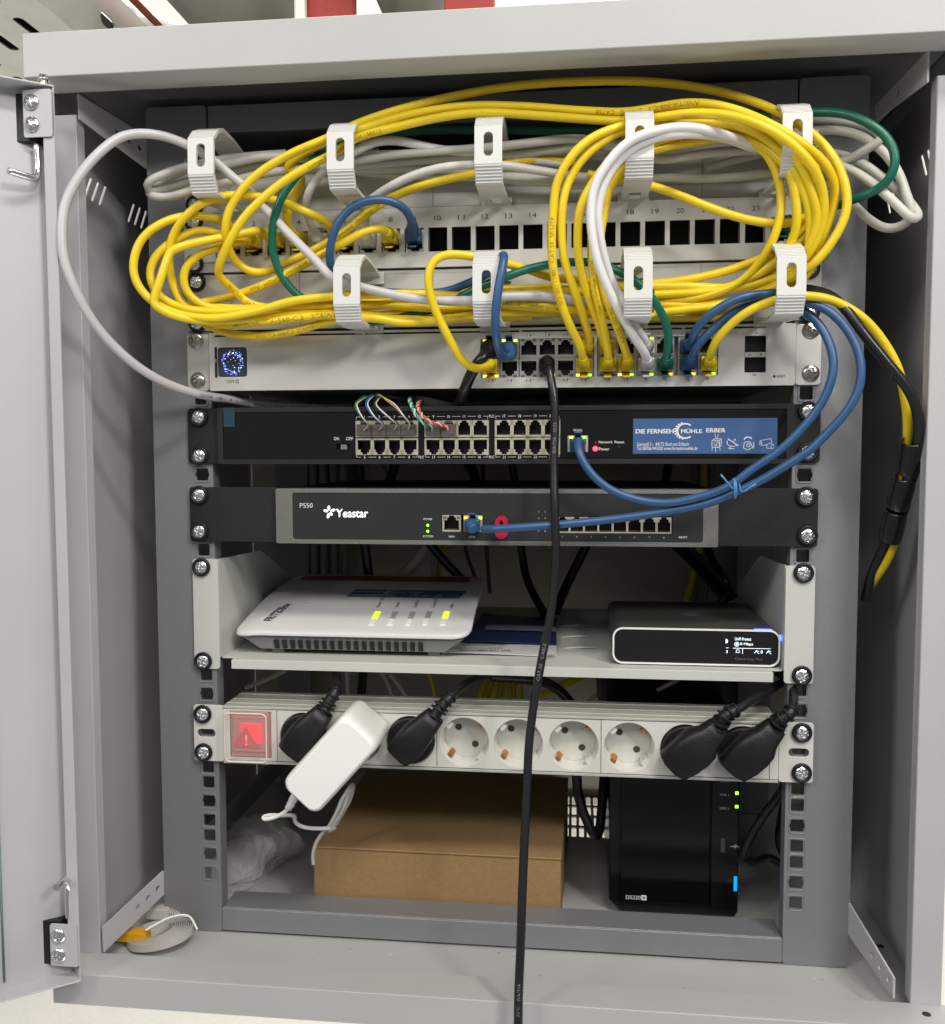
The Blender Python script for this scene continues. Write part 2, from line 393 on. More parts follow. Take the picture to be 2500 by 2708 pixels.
# ---- the open door
E0 = Vector((-.2895, -.1005, 0)); D = Vector((-.80, -.60, 0)).normalized(); Nn = Vector((.60, -.80, 0)).normalized()
dz0, dz1 = -.0975, .5335
door = obj('door', MB().prism([(0, 0), (.26, 0), (.26, .0012), (0, .0012)], lambda a, b: E0 + D * a - Nn * (.017 + b) + Vector((0, 0, dz0)), lambda a, b: E0 + D * a - Nn * (.017 + b) + Vector((0, 0, dz1))), CABD, cab)
FD = Vector((-1, 0, 0))
mb = MB()
mb.box(-.2978, -.2895, -.1018, -.1006, dz0 + .012, dz1 - .034)
mb.prism([(-.2895, -.1004), (-.3020, -.0860), (-.3032, -.0868), (-.2912, -.1004)], lambda a, b: Vector((a, b, dz0)), lambda a, b: Vector((a, b, dz1)))
mb.prism([(.0, 0), (.26, 0), (.26, -.0165), (0, -.0165)], lambda a, b: E0 + D * a + Nn * b + Vector((0, 0, dz0)), lambda a, b: E0 + D * a + Nn * b + Vector((0, 0, dz0 + .0014)))
mb.prism([(.0, 0), (.26, 0), (.26, -.0165), (0, -.0165)], lambda a, b: E0 + D * a + Nn * b + Vector((0, 0, dz1 - .0014)), lambda a, b: E0 + D * a + Nn * b + Vector((0, 0, dz1)))
obj('door_rim', mb, CABD, door, .0008)
def wp(x, y, Y=-.1008): p = at(x, y, Y); return p
for (zt, zb, up) in ((.5300, .4985, False), (-.0540, -.0850, True)):
    mb = MB(); a0, a1 = -.3105, -.2900
    plate(mb, rrect(a0, a1, zb, zt, .0015, 3), [], .0012, lambda a, b, w: Vector((a, -.1034 + w, b)))
    hp = obj('hinge_plate', mb, CABD, door)
    mb = MB().box(-.3205, -.3040, -.1003, -.087, zb - .001, zt + .0005) if up else MB().box(-.3205, -.3040, -.1003, -.087, zb - .002, zt - .001)
    obj('hinge_block', mb, RUBBER, hp, .0006)
    for z in ((.5215, .5068) if not up else (-.0622, -.0768)):
        inst('hinge_screw', SCS, hp, (-.3042, -.1036, z), (0, random.uniform(0, 3), 0), (.92, .92, .92))
    mb = MB()
    if not up:
        P = [at(72, 282, -.100), at(75, 330, -.100), at(73, 343, -.1015), at(66, 348, -.1045), at(40, 341, -.112), at(15, 333, -.119)]
    else:
        P = [at(134, 1793, -.100), at(133, 1750, -.100), at(133, 1735, -.1005), at(130, 1722, -.105), at(122, 1722, -.112), at(111, 1735, -.124)]
    def cr(P, st=.003):
        out = []
        Q = [P[0] * 2 - P[1]] + P + [P[-1] * 2 - P[-2]]
        for i in range(1, len(Q) - 2):
            n = max(2, int((Q[i + 1] - Q[i]).length / st))
            for k in range(n):
                t = k / n; a, b, c, d = Q[i - 1:i + 3]
                out.append(.5 * ((2 * b) + (c - a) * t + (2 * a - 5 * b + 4 * c - d) * t * t + (3 * b - a - 3 * c + d) * t ** 3))
        out.append(P[-1]); return out
    mb.tube(cr(P, .002), .0024, 14); obj('hinge_pin', mb, STEEL, hp)
mb = MB().cyl((-.301, -.0935, .5300), (0, 0, 1), .0030, .0130, 16).cyl((-.301, -.0935, .5395), (0, 0, 1), .0042, .0010, 16); obj('pivot_pin', mb, STEEL, cab)
mb = MB()
for dd in (.0, .004): mb.tube([E0 + D * (.0485 + dd) - Nn * .0165 + Vector((0, 0, z)) for z in (dz0 + .006, dz1 - .006)], .0008, 8)
obj('window_gasket', mb, mat('teal_gasket', (.16, .24, .24), .4), door)

# ================================================================== PATCH FIELD
def ring_mesh(w=.0188, t=.0024):
    m = MB(); P = [(0, .0215), (-.030, .0255), (-.050, .0262), (-.0605, .0215), (-.0690, .0135), (-.0700, -.0115), (-.0625, -.0235), (-.040, -.0240), (0, -.0205)]
    def nrm(i):
        a = Vector(P[max(i - 1, 0)]); b = Vector(P[min(i + 1, len(P) - 1)]); d = (b - a).normalized(); return Vector((-d.y, d.x))   # inward-ish
    inn = [Vector(P[i]) + nrm(i) * t for i in range(len(P))]
    for i in range(len(P) - 1):
        a, b, c, d = Vector(P[i]), Vector(P[i + 1]), inn[i + 1], inn[i]
        L = (b - a).length; e = (b - a) / L; n = ((d - a) - e * (d - a).dot(e)).normalized()
        wa = w / 2 * (1.12 if i in (0, 7) else 1); wb = w / 2
        hole = []
        if i == 4: hole = [rrect(-.0032, .0032, L / 2 - .0088, L / 2 + .0075, .0031, 5)]
        if i == 7: hole = [rrect(-.0045, .0045, L * .30, L * .86, .002, 3)]
        if i == 6: hole = []
        plate(m, [(-wb, 0), (wb, 0), (wb, L), (-wb, L)], hole, t, lambda u, v, ww: Vector((u, *(a + e * v + n * ww))) )
        if i in (3, 5):
            for k in range(6):
                v = L * (.10 + k * .16); q = a + e * v - n * .0002
                m.tube([Vector((-wb * .94, *q)), Vector((wb * .94, *q))], .00048, 6)
    m.box(-w / 2 - .003, w / 2 + .003, -.002, .0, .0140, .0235).box(-w / 2 - .002, w / 2 + .002, -.0018, 0, -.0235, -.016)
    me = m.mesh('cable_ring'); me.materials.append(RINGM); return me
RM_ = ring_mesh()
def rings(parent, xs, z, tw=0):
    for i, x in enumerate(xs):
        o = inst('cable_ring', RM_, parent, (x, -.0032, z), (0, 0, 0))
        b = o.modifiers.new('bevel', 'BEVEL'); b.width = .0006; b.segments = 2; b.limit_method = 'ANGLE'; b.angle_limit = math.radians(50)
def blank(name, z0, z1, label, screwz, notch=True):
    t = thing(name, (0, 0, z0), label, 'rack panel')
    m = MB()
    hs = [rrect(s * .2325 - .005, s * .2325 + .005, z - .0035, z + .0035, .0033, 4) for s in (-1, 1) for z in screwz]
    plate(m, rrect(-.2412, .2412, z0, z1, .0015, 2), hs, .0016, XZ(-.0018))
    m.box(-.2215, .2215, .0, .012, z1 - .0016, z1).box(-.2215, .2215, .0, .012, z0, z0 + .0016)
    obj('face_plate', m, PANEL, t, .0006)
    screws(t, [(s * .2328, z) for s in (-1, 1) for z in screwz], -.0018)
    return t
upper = blank('cable_manager', .4700, .5130, 'upper grey cable manager panel with five plastic rings', (.4772, .5060))
for x in (-.150, -.050, .056, .156): pass
rings(upper, (-.1985, -.0985, .0040, .1050, .2065), .4905)
lower = blank('cable_manager', .3800, .4232, 'lower grey cable manager panel with four plastic rings', (.3855, .4172))
rings(lower, (-.0950, .0025, .1050, .2045), .3985)
for t_ in (upper, lower):
    m = MB(); z = (.4700 + .5130) / 2 if t_ is upper else (.38 + .4232) / 2
    for x in (-.205, -.15, -.045, .055, .155): obj('panel_seam', MB().tube([Vector((x + a, -.0019, z + b)) for a, b in ((-.0, .0208), (0, -.0208))], .0003, 5), INKG, t_)

JX = lambda n: -.041 + (n - 10) * .018
pp = thing('patch_bay', (0, 0, .4245), 'light grey 24 port keystone patch panel with numbered square openings', 'patch panel')
hs = [rect(JX(n) - .0073, JX(n) + .0073, .4360, .4540) for n in range(1, 25)]
hs += [rrect(s * .2325 - .005, s * .2325 + .005, z - .0035, z + .0035, .0033, 4) for s in (-1, 1) for z in (.4310, .4635)]
mb = MB(); plate(mb, rrect(-.2412, .2412, .4245, .4690, .0012, 2), hs, .0018, XZ(-.0048))
mb.box(-.222, .222, -.0028, .030, .4674, .4690).box(-.222, .222, -.0028, .030, .4245, .4261)
obj('face_plate', mb, mat('patch_panel_grey', (.56, .55, .51), .42, 0, .1, 1500, .03), pp)
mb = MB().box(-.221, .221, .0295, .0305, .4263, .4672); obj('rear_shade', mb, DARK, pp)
mb = MB()
for n in range(1, 25):
    x = JX(n); wq = .0088
    mb.box(x - wq, x - wq + .0012, -.0029, .006, .4340, .4560).box(x + wq - .0012, x + wq, -.0029, .006, .4340, .4560)
obj('keystone_frame', mb, mat('patch_inner_grey', (.35, .35, .33), .5), pp)
mb = MB()
for n in range(1, 25): txw(mb, str(n), JX(n), .4608, .0036, -.0048, .0030 if n < 10 else .0052)
txw(mb, 'ProfiLINKsystem', -.2155, .4315, .0021, -.0048, .024)
txw(mb, 'TEG', -.2100, .4385, .0058, -.0048, .0155)
for q in ((-.2262, .4395), (-.2238, .4395), (-.2238, .4418), (-.2250, .4372), (-.2280, .4380)): mb.prism(circ(q[0], q[1], .0008, 10), lambda a, b: Vector((a, -.0051, b)), lambda a, b: Vector((a, -.0049, b)))
obj('printed_numbers', mb, INKB, pp, recalc=False)
screws(pp, [(-.2328, .4310), (-.2328, .4635), (.2335, .4310), (.2335, .4625)], -.0048)
# keystone jacks
mb = MB(); plate(mb, rect(-.0071, .0071, -.0088, .0088), [[(-.0058, -.0020), (.0058, -.0020), (.0058, .0062), (.0032, .0062), (.0032, .0076), (-.0032, .0076), (-.0032, .0062), (-.0058, .0062)][::-1]], .0012, lambda a, b, w: Vector((a, w, b)))
mb.box(-.0071, .0071, .0013, .012, .0080, .0088).box(-.0071, .0071, .0013, .012, -.0088, -.0022).box(-.0071, -.0060, .0013, .012, -.0020, .0078).box(.0060, .0071, .0013, .012, -.0020, .0078)
JACK = mb.mesh('keystone_jack'); JACK.materials.append(mat('jack_metal', (.52, .50, .46), .35, .6, .2, 600, .15))
mb = MB().box(-.0059, .0059, .0118, .0125, -.002, .0079); JD = mb.mesh('cavity'); JD.materials.append(DARK)
mb = MB()
for k in range(8): mb.box(-.0036 + k * .00103 - .0002, -.0036 + k * .00103 + .0002, .003, .0115, .0048, .0052)
JC = mb.mesh('contacts'); JC.materials.append(GOLD)
for n in list(range(1, 10)) + [24]:
    j = inst('keystone_jack', JACK, pp, (JX(n), -.0020, .4450), (0, math.pi, 0))
    for nm, me in (('jack_cavity', JD), ('jack_contacts', JC)):
        o = bpy.data.objects.new(nm, me); COL.objects.link(o); o.parent = j
# ================================================================== MANAGED SWITCH (silver)
YF = -.0060
usw = thing('network_switch', (0, 0, .3325), 'silver 24 port network switch with a square blue-lit screen at its left end', 'network switch')
PZT, PZB = .3615, .3480
# port columns: X of the six+two+four columns
def ux(i): # column index 0..11
    xs = [959.5, 996.4, 1034, 1070, 1106, 1142]; ys = [1188, 1224, 1262.6, 1300, 1344.6, 1384]
    return at((xs + ys)[i], 700, YF).x
UX = [ux(i) for i in range(12)]
blocks = [(UX[0] - .0076, UX[5] + .0076), (UX[6] - .0076, UX[7] + .0076), (UX[8] - .0076, UX[11] + .0076)]
SX0, SX1 = at(426, 700, YF).x, at(483, 700, YF).x
sfx0, sfx1 = at(1456, 700, YF).x, at(1498, 700, YF).x
hs = [rect(a, b, .3404, .3693) for a, b in blocks[:2]] + [rect(blocks[2][0] - .0003 + .0002, blocks[2][1], .3404, .3693)]
hs += [rrect(SX0, SX1, .3432, .3662, .0022, 3), rrect(sfx0, sfx1, at(1476, 728, YF).z, at(1476, 656, YF).z, .0008, 2)]
for k in range(7):
    a = -.218 + k * .0602; hs.append(rrect(a, a + .0585, .3743, .3757, .0006, 2))
mb = MB(); plate(mb, rrect(-.2222, .2228, .3325, .3775, .0010, 2), hs, .0020, XZ(YF))
obj('face_plate', mb, SILVER, usw, .0004)
mb = MB().box(-.220, .220, YF + .0145, .230, .3335, .3768); obj('housing', mb, SILVER, usw, .001)
mb = MB().box(-.2195, .2195, YF + .0021, YF + .0095, .3735, .3764); mb.box(sfx0 - .001, sfx1 + .001, YF + .0085, YF + .0095, .341, .370); obj('cavity', mb, DARK, usw)
for s in (-1, 1):
    a, b = sorted((s * .2240, s * .2420)); m = MB()
    plate(m, rrect(a, b, .3328, .3772, .0025, 3), [], .0018, XZ(-.0022)); m.box(*sorted((s * .2225, s * .2240)), -.0022, .04, .3330, .3770)
    obj('rack_ear', m, SILVER, usw, .0005)
screws(usw, [(-.2345, .3725), (-.2335, .3413), (.2345, .3725), (.2350, .3411)], -.0024, cup=False)
zb1, zb2 = at(1476, 698, YF).z, at(1476, 688, YF).z
obj('centre_bar', MB().box(sfx0 + .0002, sfx1 - .0002, YF - .0001, YF + .004, zb1, zb2), SILVER, usw, .0003)
# dark screen with a dotted ring of light
mb = MB().box(SX0 + .0001, SX1 - .0001, YF + .0003, YF + .0080, .3434, .3660); scr = obj('screen', mb, mat('screen_glass', (.045, .055, .085), .12, var=.1), usw, .0006)
rs = random.Random(3); m1 = MB(); m2 = MB(); cx, cz = (SX0 + SX1) / 2, .3545
for k in range(150):
    a = rs.uniform(0, math.tau); r = .0078 + rs.gauss(0, .0011)
    if rs.random() < .15: r = rs.uniform(.002, .0095)
    if abs(r) > .0098: continue
    q = rs.choice((m1, m1, m2)); s_ = rs.uniform(.00018, .00042); x, z = cx + r * math.cos(a), cz + r * math.sin(a) * 1.05
    q.prism(circ(x, z, s_, 6), lambda u, v: Vector((u, YF, v)), lambda u, v: Vector((u, YF + .0002, v)))
obj('light_dots', m1, SCRB, scr); obj('light_dots', m2, SCRW, scr)
mb = MB().box(at(420, 700, YF).x, at(425, 700, YF).x, YF - .0003, YF - .0001, .3428, .3665); obj('side_tab', mb, DARK, usw)
mb = MB(); txt(mb, 'i', 421.3, 423.3, 705, 6, YF - .0003); obj('tab_mark', mb, INKW, usw, recalc=False)
mb = MB(); txt(mb, 'USW', 443.5, 458.5, 745.5, 6.2, YF)
p = at(464, 745.5, YF); arc2(mb, p.x, p.z, .0012, 10, 170, .0006, YF); arc2(mb, p.x, p.z, .0012, 190, 350, .0006, YF)
def bolt_mark(x, y):
    q = at(x, y, YF); ln(mb, q.x + .0006, q.z + .0012, q.x - .0005, q.z, .0004, YF); ln(mb, q.x - .0006, q.z, q.x + .0006, q.z, .0004, YF); ln(mb, q.x + .0005, q.z, q.x - .0006, q.z - .0012, .0004, YF)
nm = {0: ('1', '2'), 1: ('3', '4'), 2: ('5', '6'), 3: ('7', '8'), 4: ('9', '10'), 5: ('11', '12'), 6: ('13', '14'), 7: ('15', '16'), 8: ('17', '18'), 9: ('19', '20'), 10: ('21', '22'), 11: ('23', '24')}
for i, (a, b) in nm.items():
    dx = -.0014 if i < 8 else 0
    txw(mb, a, UX[i] + dx, .3717, .0019, YF); txw(mb, b, UX[i] + dx, .3382, .0019, YF)
    if i < 8:
        for zz in (.3717, .3382):
            q = (UX[i] + .0014, zz); ln(mb, q[0] + .0007, q[1] + .0012, q[0] - .0006, q[1], .00035, YF); ln(mb, q[0] - .0007, q[1], q[0] + .0007, q[1], .00035, YF); ln(mb, q[0] + .0006, q[1], q[0] - .0007, q[1] - .0012, .00035, YF)
            arc2(mb, q[0] + .0022, zz + .0007, .0002, 0, 360, .0003, YF, 8)
txt(mb, '25', 1475, 1482, 650.5, 4.2, YF); txt(mb, '26', 1471, 1478, 732.5, 4.2, YF); txt(mb, 'RESET', 1519, 1536, 735, 4.8, YF)
q = at(1514, 735.5, YF); mb.prism(circ(q.x, q.z, .0010, 14), lambda u, v: Vector((u, YF - .0003, v)), lambda u, v: Vector((u, YF - .0001, v)))
q = at(1466, 693, YF); mb.add([(q.x - .001, YF - .0003, q.z - .0006), (q.x + .001, YF - .0003, q.z - .0006), (q.x, YF - .0003, q.z + .0008)], [(0, 1, 2)])
q = at(1488, 693, YF); mb.add([(q.x - .001, YF - .0003, q.z + .0006), (q.x + .001, YF - .0003, q.z + .0006), (q.x, YF - .0003, q.z - .0008)], [(2, 1, 0)])
obj('printed_lettering', mb, INKB, usw, recalc=False)
# RJ45 socket mesh, latch notch at +z; opening about 11.8 x 11
def socket_mesh(W=.0138, H=.0142, face=.0010, deep=.012, shield=None, w2=.0057):
    m = MB()
    op = [(-w2, -.0050), (w2, -.0050), (w2, .0024), (.0034, .0024), (.0034, .0046), (.0020, .0046), (.0020, .0060), (-.0020, .0060), (-.0020, .0046), (-.0034, .0046), (-.0034, .0024), (-w2, .0024)]
    plate(m, rect(-W / 2, W / 2, -H / 2, H / 2), [op], face, lambda a, b, w: Vector((a, w, b)))
    n = len(op)
    m.prism(op, lambda a, b: Vector((a, face, b)), lambda a, b: Vector((a, deep, b)))
    return m
m_ = socket_mesh(); m_.f = [f for f in m_.f]
def make_socket(body_mat, **k):
    m = socket_mesh(**k)
    # drop the front cap of the cavity so that it is open: caps are the two n-gons of 12 corners
    keep = [i for i, f in enumerate(m.f) if len(f) != 12 or all(abs(m.v[j].y - .012) < 1e-6 for j in f)]
    me = bpy.data.meshes.new('network_port')
    me.from_pydata(m.v, [], [m.f[i] for i in keep]); me.materials.append(body_mat); me.materials.append(DARK)
    for p in me.polygons:
        if min(me.vertices[v].co.y for v in p.vertices) >= .0009 and max(me.vertices[v].co.y for v in p.vertices) > .002: p.material_index = 1
    return me
UPORT = make_socket(mat('port_bezel_grey', (.42, .41, .38), .4, .3))
FPORT = make_socket(SHIELD, W=.01440, H=.0128); YPORT = make_socket(SHIELD, W=.0110, H=.0122, w2=.0046)
mb = MB()
for k in range(8): mb.box(-.0036 + k * .00103 - .0002, -.0036 + k * .00103 + .0002, .0025, .0110, -.0046, -.0040)
CONT = mb.mesh('contacts'); CONT.materials.append(GOLD)
LED_ = {}
def ledmesh(m, w=.0024, h=.0018):
    if (m.name, w) not in LED_:
        k = MB().box(-w / 2, w / 2, -.0004, .0006, -h / 2, h / 2); me = k.mesh('led'); me.materials.append(m); LED_[(m.name, w)] = me
    return LED_[(m.name, w)]
def port(parent, me, x, y, z, up, leds=None, w=.0024, cont=True, lx=.0044, lz=.0060):
    p = inst('network_port', me, parent, (x, y, z), (0, 0 if up else math.pi, 0))
    if cont: o = bpy.data.objects.new('contacts', CONT); COL.objects.link(o); o.parent = p
    if leds:
        for s, c in zip((-1, 1), leds):
            if c is None: continue
            o = bpy.data.objects.new('led', ledmesh(c, w)); COL.objects.link(o); o.parent = p; o.location = ((s if up else -s) * lx, 0, lz)
    return p
G, Y_, O, N_ = LEDG, LEDY, LEDO, LEDN
top = [(Y_, None), (Y_, Y_), (N_, N_), (N_, N_), (N_, N_), (Y_, Y_), (G, None), (None, None), (None, G), (N_, N_), (None, None), (None, None)]
bot = [(Y_, Y_), (N_, N_), (N_, N_), (N_, Y_), (N_, N_), (Y_, G), (N_, N_), (Y_, G), (None, G), (None, O), (None, Y_), (None, G)]
for i in range(12):
    port(usw, UPORT, UX[i], YF + .0006, .3621, True, top[i], .0027)
    port(usw, UPORT, UX[i], YF + .0006, .3476, False, bot[i], .0027)
# ================================================================== 24-PORT BLACK GATEWAY
YG = -.0085
fx = thing('voice_gateway', (0, 0, .2750), 'glossy black 24 port gateway with a blue company sticker at its right end', 'gateway')
fxX0, fxX1 = at(426, 850, YG).x, at(1553, 850, YG).x
FX = [at(x, 855, YG).x for x in (712.8, 742.2, 771.0, 799.8, 847.8, 877.6, 907.6, 937.6, 985.8, 1016.2, 1046.6, 1077)]
FZT, FZB = .3020, .2885
gx0, gx1, gz0, gz1 = at(437, 850, YG).x, at(1537, 850, YG).x, .2790, .3150
bl = [(FX[0] - .0072, FX[3] + .0072), (FX[4] - .0072, FX[7] + .0072), (FX[8] - .0072, FX[11] + .0072)]
wx0, wx1 = at(1110, 868, YG).x, at(1150, 868, YG).x; wz0, wz1 = .2840, .2965
mb = MB(); plate(mb, rect(gx0, gx1, gz0, gz1), [rect(a, b, FZB - .0066, FZT + .0066) for a, b in bl] + [rect(wx0, wx1, wz0, wz1), rect(at(658, 872, YG).x, at(684, 872, YG).x, .2858, .2906)], .0015, XZ(YG))
obj('glossy_panel', mb, GLOSSB, fx, .0002)
mb = MB(); plate(mb, rrect(fxX0, fxX1, .2750, .3190, .0010, 2), [rect(gx0 - .0002, gx1 + .0002, gz0 - .0002, gz1 + .0002)], .0060, XZ(YG - .0008)); mb.box(fxX0 + .001, fxX1 - .001, .006, .20, .2756, .3184)
obj('housing', mb, BLACKP, fx, .0008)
for s in (-1, 1):
    xi = fxX0 if s < 0 else fxX1; a, b = sorted((xi, s * .2425)); m = MB()
    plate(m, rrect(a, b, .2755, .3190, .0028, 3), [], .002, XZ(-.0030)); obj('rack_ear', m, BLACKP, fx, .0006)
screws(fx, [(-.2328, .3120), (-.2330, .2820), (.2332, .3135), (.2338, .2835)], -.0032)
for i in range(12):
    port(fx, FPORT, FX[i], YG + .0008, FZT, True); port(fx, FPORT, FX[i], YG + .0008, FZB, False)
port(fx, YPORT, (wx0 + wx1) / 2, YG + .0006, (wz0 + wz1) / 2, True, (LEDY, LEDG), .0026, lx=.0048, lz=.0048)
mb = MB().box(wx0, wx0 + .0016, YG + .0004, YG + .006, wz0, wz1).box(wx1 - .0016, wx1, YG + .0004, YG + .006, wz0, wz1); obj('port_shield', mb, SHIELD, fx)
mb = MB().box(at(658, 872, YG).x, at(684, 872, YG).x, YG + .004, YG + .0045, .2858, .2906); sw = obj('slide_switch', mb, DARK, fx)
mb = MB(); sx = at(667, 872, YG).x
for k in range(4): mb.box(sx + k * .0012, sx + k * .0012 + .0006, YG - .0002, YG + .004, .2864, .2900)
obj('slide_knob', mb, INKG, sw)
mb = MB()
txt(mb, 'ON', 653, 663, 857.5, 6, YG); txt(mb, 'OFF', 677, 690.5, 857.5, 6, YG)
zt, zb = at(800, 814.5, YG).z, at(800, 893.5, YG).z
for i in range(12):
    b = i // 4; k = i % 4; nt = b * 8 + k + 1; nb = nt + 4
    for n, zz, sg in ((nt, zt, -1), (nb, zb, 1)):
        txw(mb, str(n), FX[i], zz, .0020, YG)
        if k < 3: ln(mb, FX[i] + .0028, zz, FX[i + 1] - .0028, zz, .00022, YG)
        if k == 0: ln(mb, FX[i] - .0063, zz, FX[i] - .0028, zz, .00022, YG); ln(mb, FX[i] - .0063, zz, FX[i] - .0063, zz + sg * .0022, .00022, YG)
        if k == 3: ln(mb, FX[i] + .0063, zz, FX[i] + .0028, zz, .00022, YG); ln(mb, FX[i] + .0063, zz, FX[i] + .0063, zz + sg * .0022, .00022, YG)
for x in ((FX[3] + FX[4]) / 2, (FX[7] + FX[8]) / 2):
    for zz in (zt, zb): txw(mb, 'PLC', x, zz, .0020, YG)
txt(mb, 'Network', 1171, 1198, 864, 5.2, YG); txt(mb, 'Reset', 1202, 1221, 864, 5.2, YG); txt(mb, 'Power', 1171, 1192, 877.5, 6, YG); txt(mb, 'WAN', 1121, 1138, 841, 5, YG)
obj('printed_lettering', mb, INKW, fx, recalc=False)
q = at(1164, 877, YG); mb = MB().ball((q.x, YG - .0004, q.z), .0018, 12); obj('power_led', mb, LEDR, fx)
q = at(1165, 865, YG); mb = MB().ball((q.x, YG + .0004, q.z), .0009, 10); obj('network_led', mb, DRED, fx)
q = at(1211, 873, YG); mb = MB().cyl((q.x, YG - .0001, q.z), (0, 1, 0), .0011, .0005, 14); obj('reset_hole', mb, DARK, fx)
# blue sticker
def sticker(parent, f, simple=False):
    """f(u,v,w): u,v in 0..1 over the sticker, w height above it in metres"""
    m = MB(); m.add([f(0, 0, .0001), (f(.975, 0, .0001)), f(1, .06, .0001), f(1, 1, .0001), f(0, 1, .0001)], [(0, 1, 2, 3, 4)])
    st = obj('sticker', m, BLUELAB, parent, recalc=False)
    m = MB()
    def T(s, u0, u1, vc, hh, w=.0002): text3(m, s, lambda a, b: f(u0 + (u1 - u0) * a, vc + (b - .5) * hh, w))
    def bold(s, u0, u1, vc, hh):
        for d in (-.0013, 0, .0013): T(s, u0 + d, u1 + d, vc + d * 2, hh, .00025 + d * .03)
    bold('DIE FERNSEH', .019, .283, .64, .125); bold('MÜHLE', .337, .482, .65, .135); bold('ERBER', .512, .643, .66, .115)
    T('Garnzell 5 -  84172 Buch am Erlbach', .028, .392, .275, .10); T('Tel 08706-941020 www.fernsehmuehle.de', .028, .452, .155, .10)
    def L(pts, wd=.0022, asp=4.06):
        for (a, b), (c, d) in zip(pts[:-1], pts[1:]):
            dx, dy = (c - a) * asp, (d - b); l = math.hypot(dx, dy) or 1; nx, ny = -dy / l * wd * 2 / asp, dx / l * wd * 2
            m.add([f(a - nx, b - ny, .0002), f(c - nx, d - ny, .0002), f(c + nx, d + ny, .0002), f(a + nx, b + ny, .0002)], [(0, 1, 2, 3)])
    def A(cu, cv, ru, rv, a0, a1, wd, n=24, taper=0):
        pts = []
        vs = []
        for k in range(n + 1):
            a = math.radians(a0 + (a1 - a0) * k / n); q = wd * (1 - taper * abs(k / n - .5) * 2)
            for g in (1 - q, 1): vs.append(f(cu + ru * g * math.cos(a), cv + rv * g * math.sin(a), .0002))
        m.add(vs, [(2 * k, 2 * k + 1, 2 * k + 3, 2 * k + 2) for k in range(n)])
    A(.365, .645, .062, .225, 48, 312, .22, 30, .3)
    for k in range(9):
        a = math.radians(105 + k * 18); L([(.365 + .060 * math.cos(a), .645 + .215 * math.sin(a)), (.365 + .078 * math.cos(a + .15), .645 + .25 * math.sin(a + .15))], .010)
    # television
    L([(.552, .38), (.606, .38), (.606, .18), (.552, .18), (.552, .38)], .004); L([(.606, .38), (.618, .42), (.618, .24), (.606, .18)], .003); L([(.552, .38), (.566, .42), (.618, .42)], .003); L([(.584, .40), (.571, .56)], .003); L([(.584, .40), (.597, .56)], .003)
    A(.583, .28, .02, .07, 0, 360, .12); L([(.556, .18), (.552, .09)], .003); L([(.604, .18), (.610, .09)], .003); L([(.578, .18), (.578, .03)], .003); L([(.575, .22), (.592, .33)], .004)
    # dish
    L([(.660, .42), (.735, .22)], .005); A(.697, .31, .043, .11, 150, 330, .10); L([(.69, .22), (.665, .14), (.705, .14)], .004); L([(.697, .32), (.71, .42), (.716, .36)], .003)
    # telephone
    L([(.775, .32), (.770, .16), (.80, .10), (.835, .18), (.812, .34), (.775, .32)], .004); A(.804, .235, .014, .055, 0, 360, .3); A(.800, .38, .030, .10, 20, 170, .25); L([(.838, .33), (.842, .2), (.835, .14)], .004)
    # camera
    L([(.880, .36), (.955, .42), (.965, .30), (.900, .22), (.880, .36)], .003); A(.887, .29, .010, .06, 0, 360, .2); L([(.93, .24), (.93, .15), (.965, .15)], .003); A(.968, .20, .011, .07, 0, 360, .2)
    o = obj('sticker_print', m, INKW, st, recalc=False); return st
lx0, lx1 = at(1238, 850, YG).x, at(1520, 850, YG).x
lz0, lz1 = at(1238, 887, YG).z, at(1238, 818.5, YG).z
sticker(fx, lambda u, v, w: Vector((lx0 + (lx1 - lx0) * u, YG - w, lz0 + (lz1 - lz0) * v)))
mb = MB().box(at(438, 820, YG).x, at(460, 820, YG).x, YG - .0011, YG - .0009, .3040, .3192); obj('film_strip', mb, mat('teal_film', (.02, .05, .07), .12, var=.1), fx)
# ================================================================== PBX
YP = -.0100
ye = thing('telephone_server', (0, 0, .2130), 'dark grey telephone server with bright flower logo and a red stick in front', 'telephone server')
mb = MB(); plate(mb, rrect(-.1692, .1692, .2130, .2560, .0012, 2), [rrect(at(572, 1000, YP).x, at(1375, 1000, YP).x, .2165, .2528, .002, 3)], .004, XZ(YP)); mb.box(-.1688, .1688, YP + .0150, .22, .2134, .2556); mb.box(-.1688, .1688, YP + .0041, YP + .0149, .2540, .2556); mb.box(-.1688, .1688, YP + .0041, YP + .0149, .2134, .2150)
obj('housing', mb, YEA, ye, .0012, 3)
a_, b_ = at(572.5, 1000, YP).x, at(1374.5, 1000, YP).x
YQ = YP + .0006
pz = .2292; PX = [at(x, 1028, YQ).x for x in (1099.7, 1128, 1156, 1184, 1212.3, 1241, 1269.7, 1298.5)]
wn = [at(883, 1028, YQ).x, at(925, 1028, YQ).x]
hh = .0066
mb = MB(); plate(mb, rrect(a_, b_, .2167, .2526, .0018, 3), [rect(PX[0] - .0058, PX[-1] + .0062, pz - hh, pz + hh), rect(wn[0] - .0078, wn[1] + .0078, pz - hh + .0006, pz + hh + .0004)], .0008, XZ(YQ))
obj('front_panel', mb, YPAN, ye)
for s in (-1, 1):
    a, b = sorted((s * .1694, s * .2418)); m = MB(); plate(m, rrect(a, b, .2135, .2568, .0022, 3), [], .002, XZ(-.0040)); obj('rack_ear', m, BLACKP, ye, .0006)
screws(ye, [(-.2335, .2505), (-.2342, .2215), (.2332, .2507), (.2340, .2220)], -.0042)
for x in PX: port(ye, YPORT, x, YQ + .0004, pz - .0002, True)
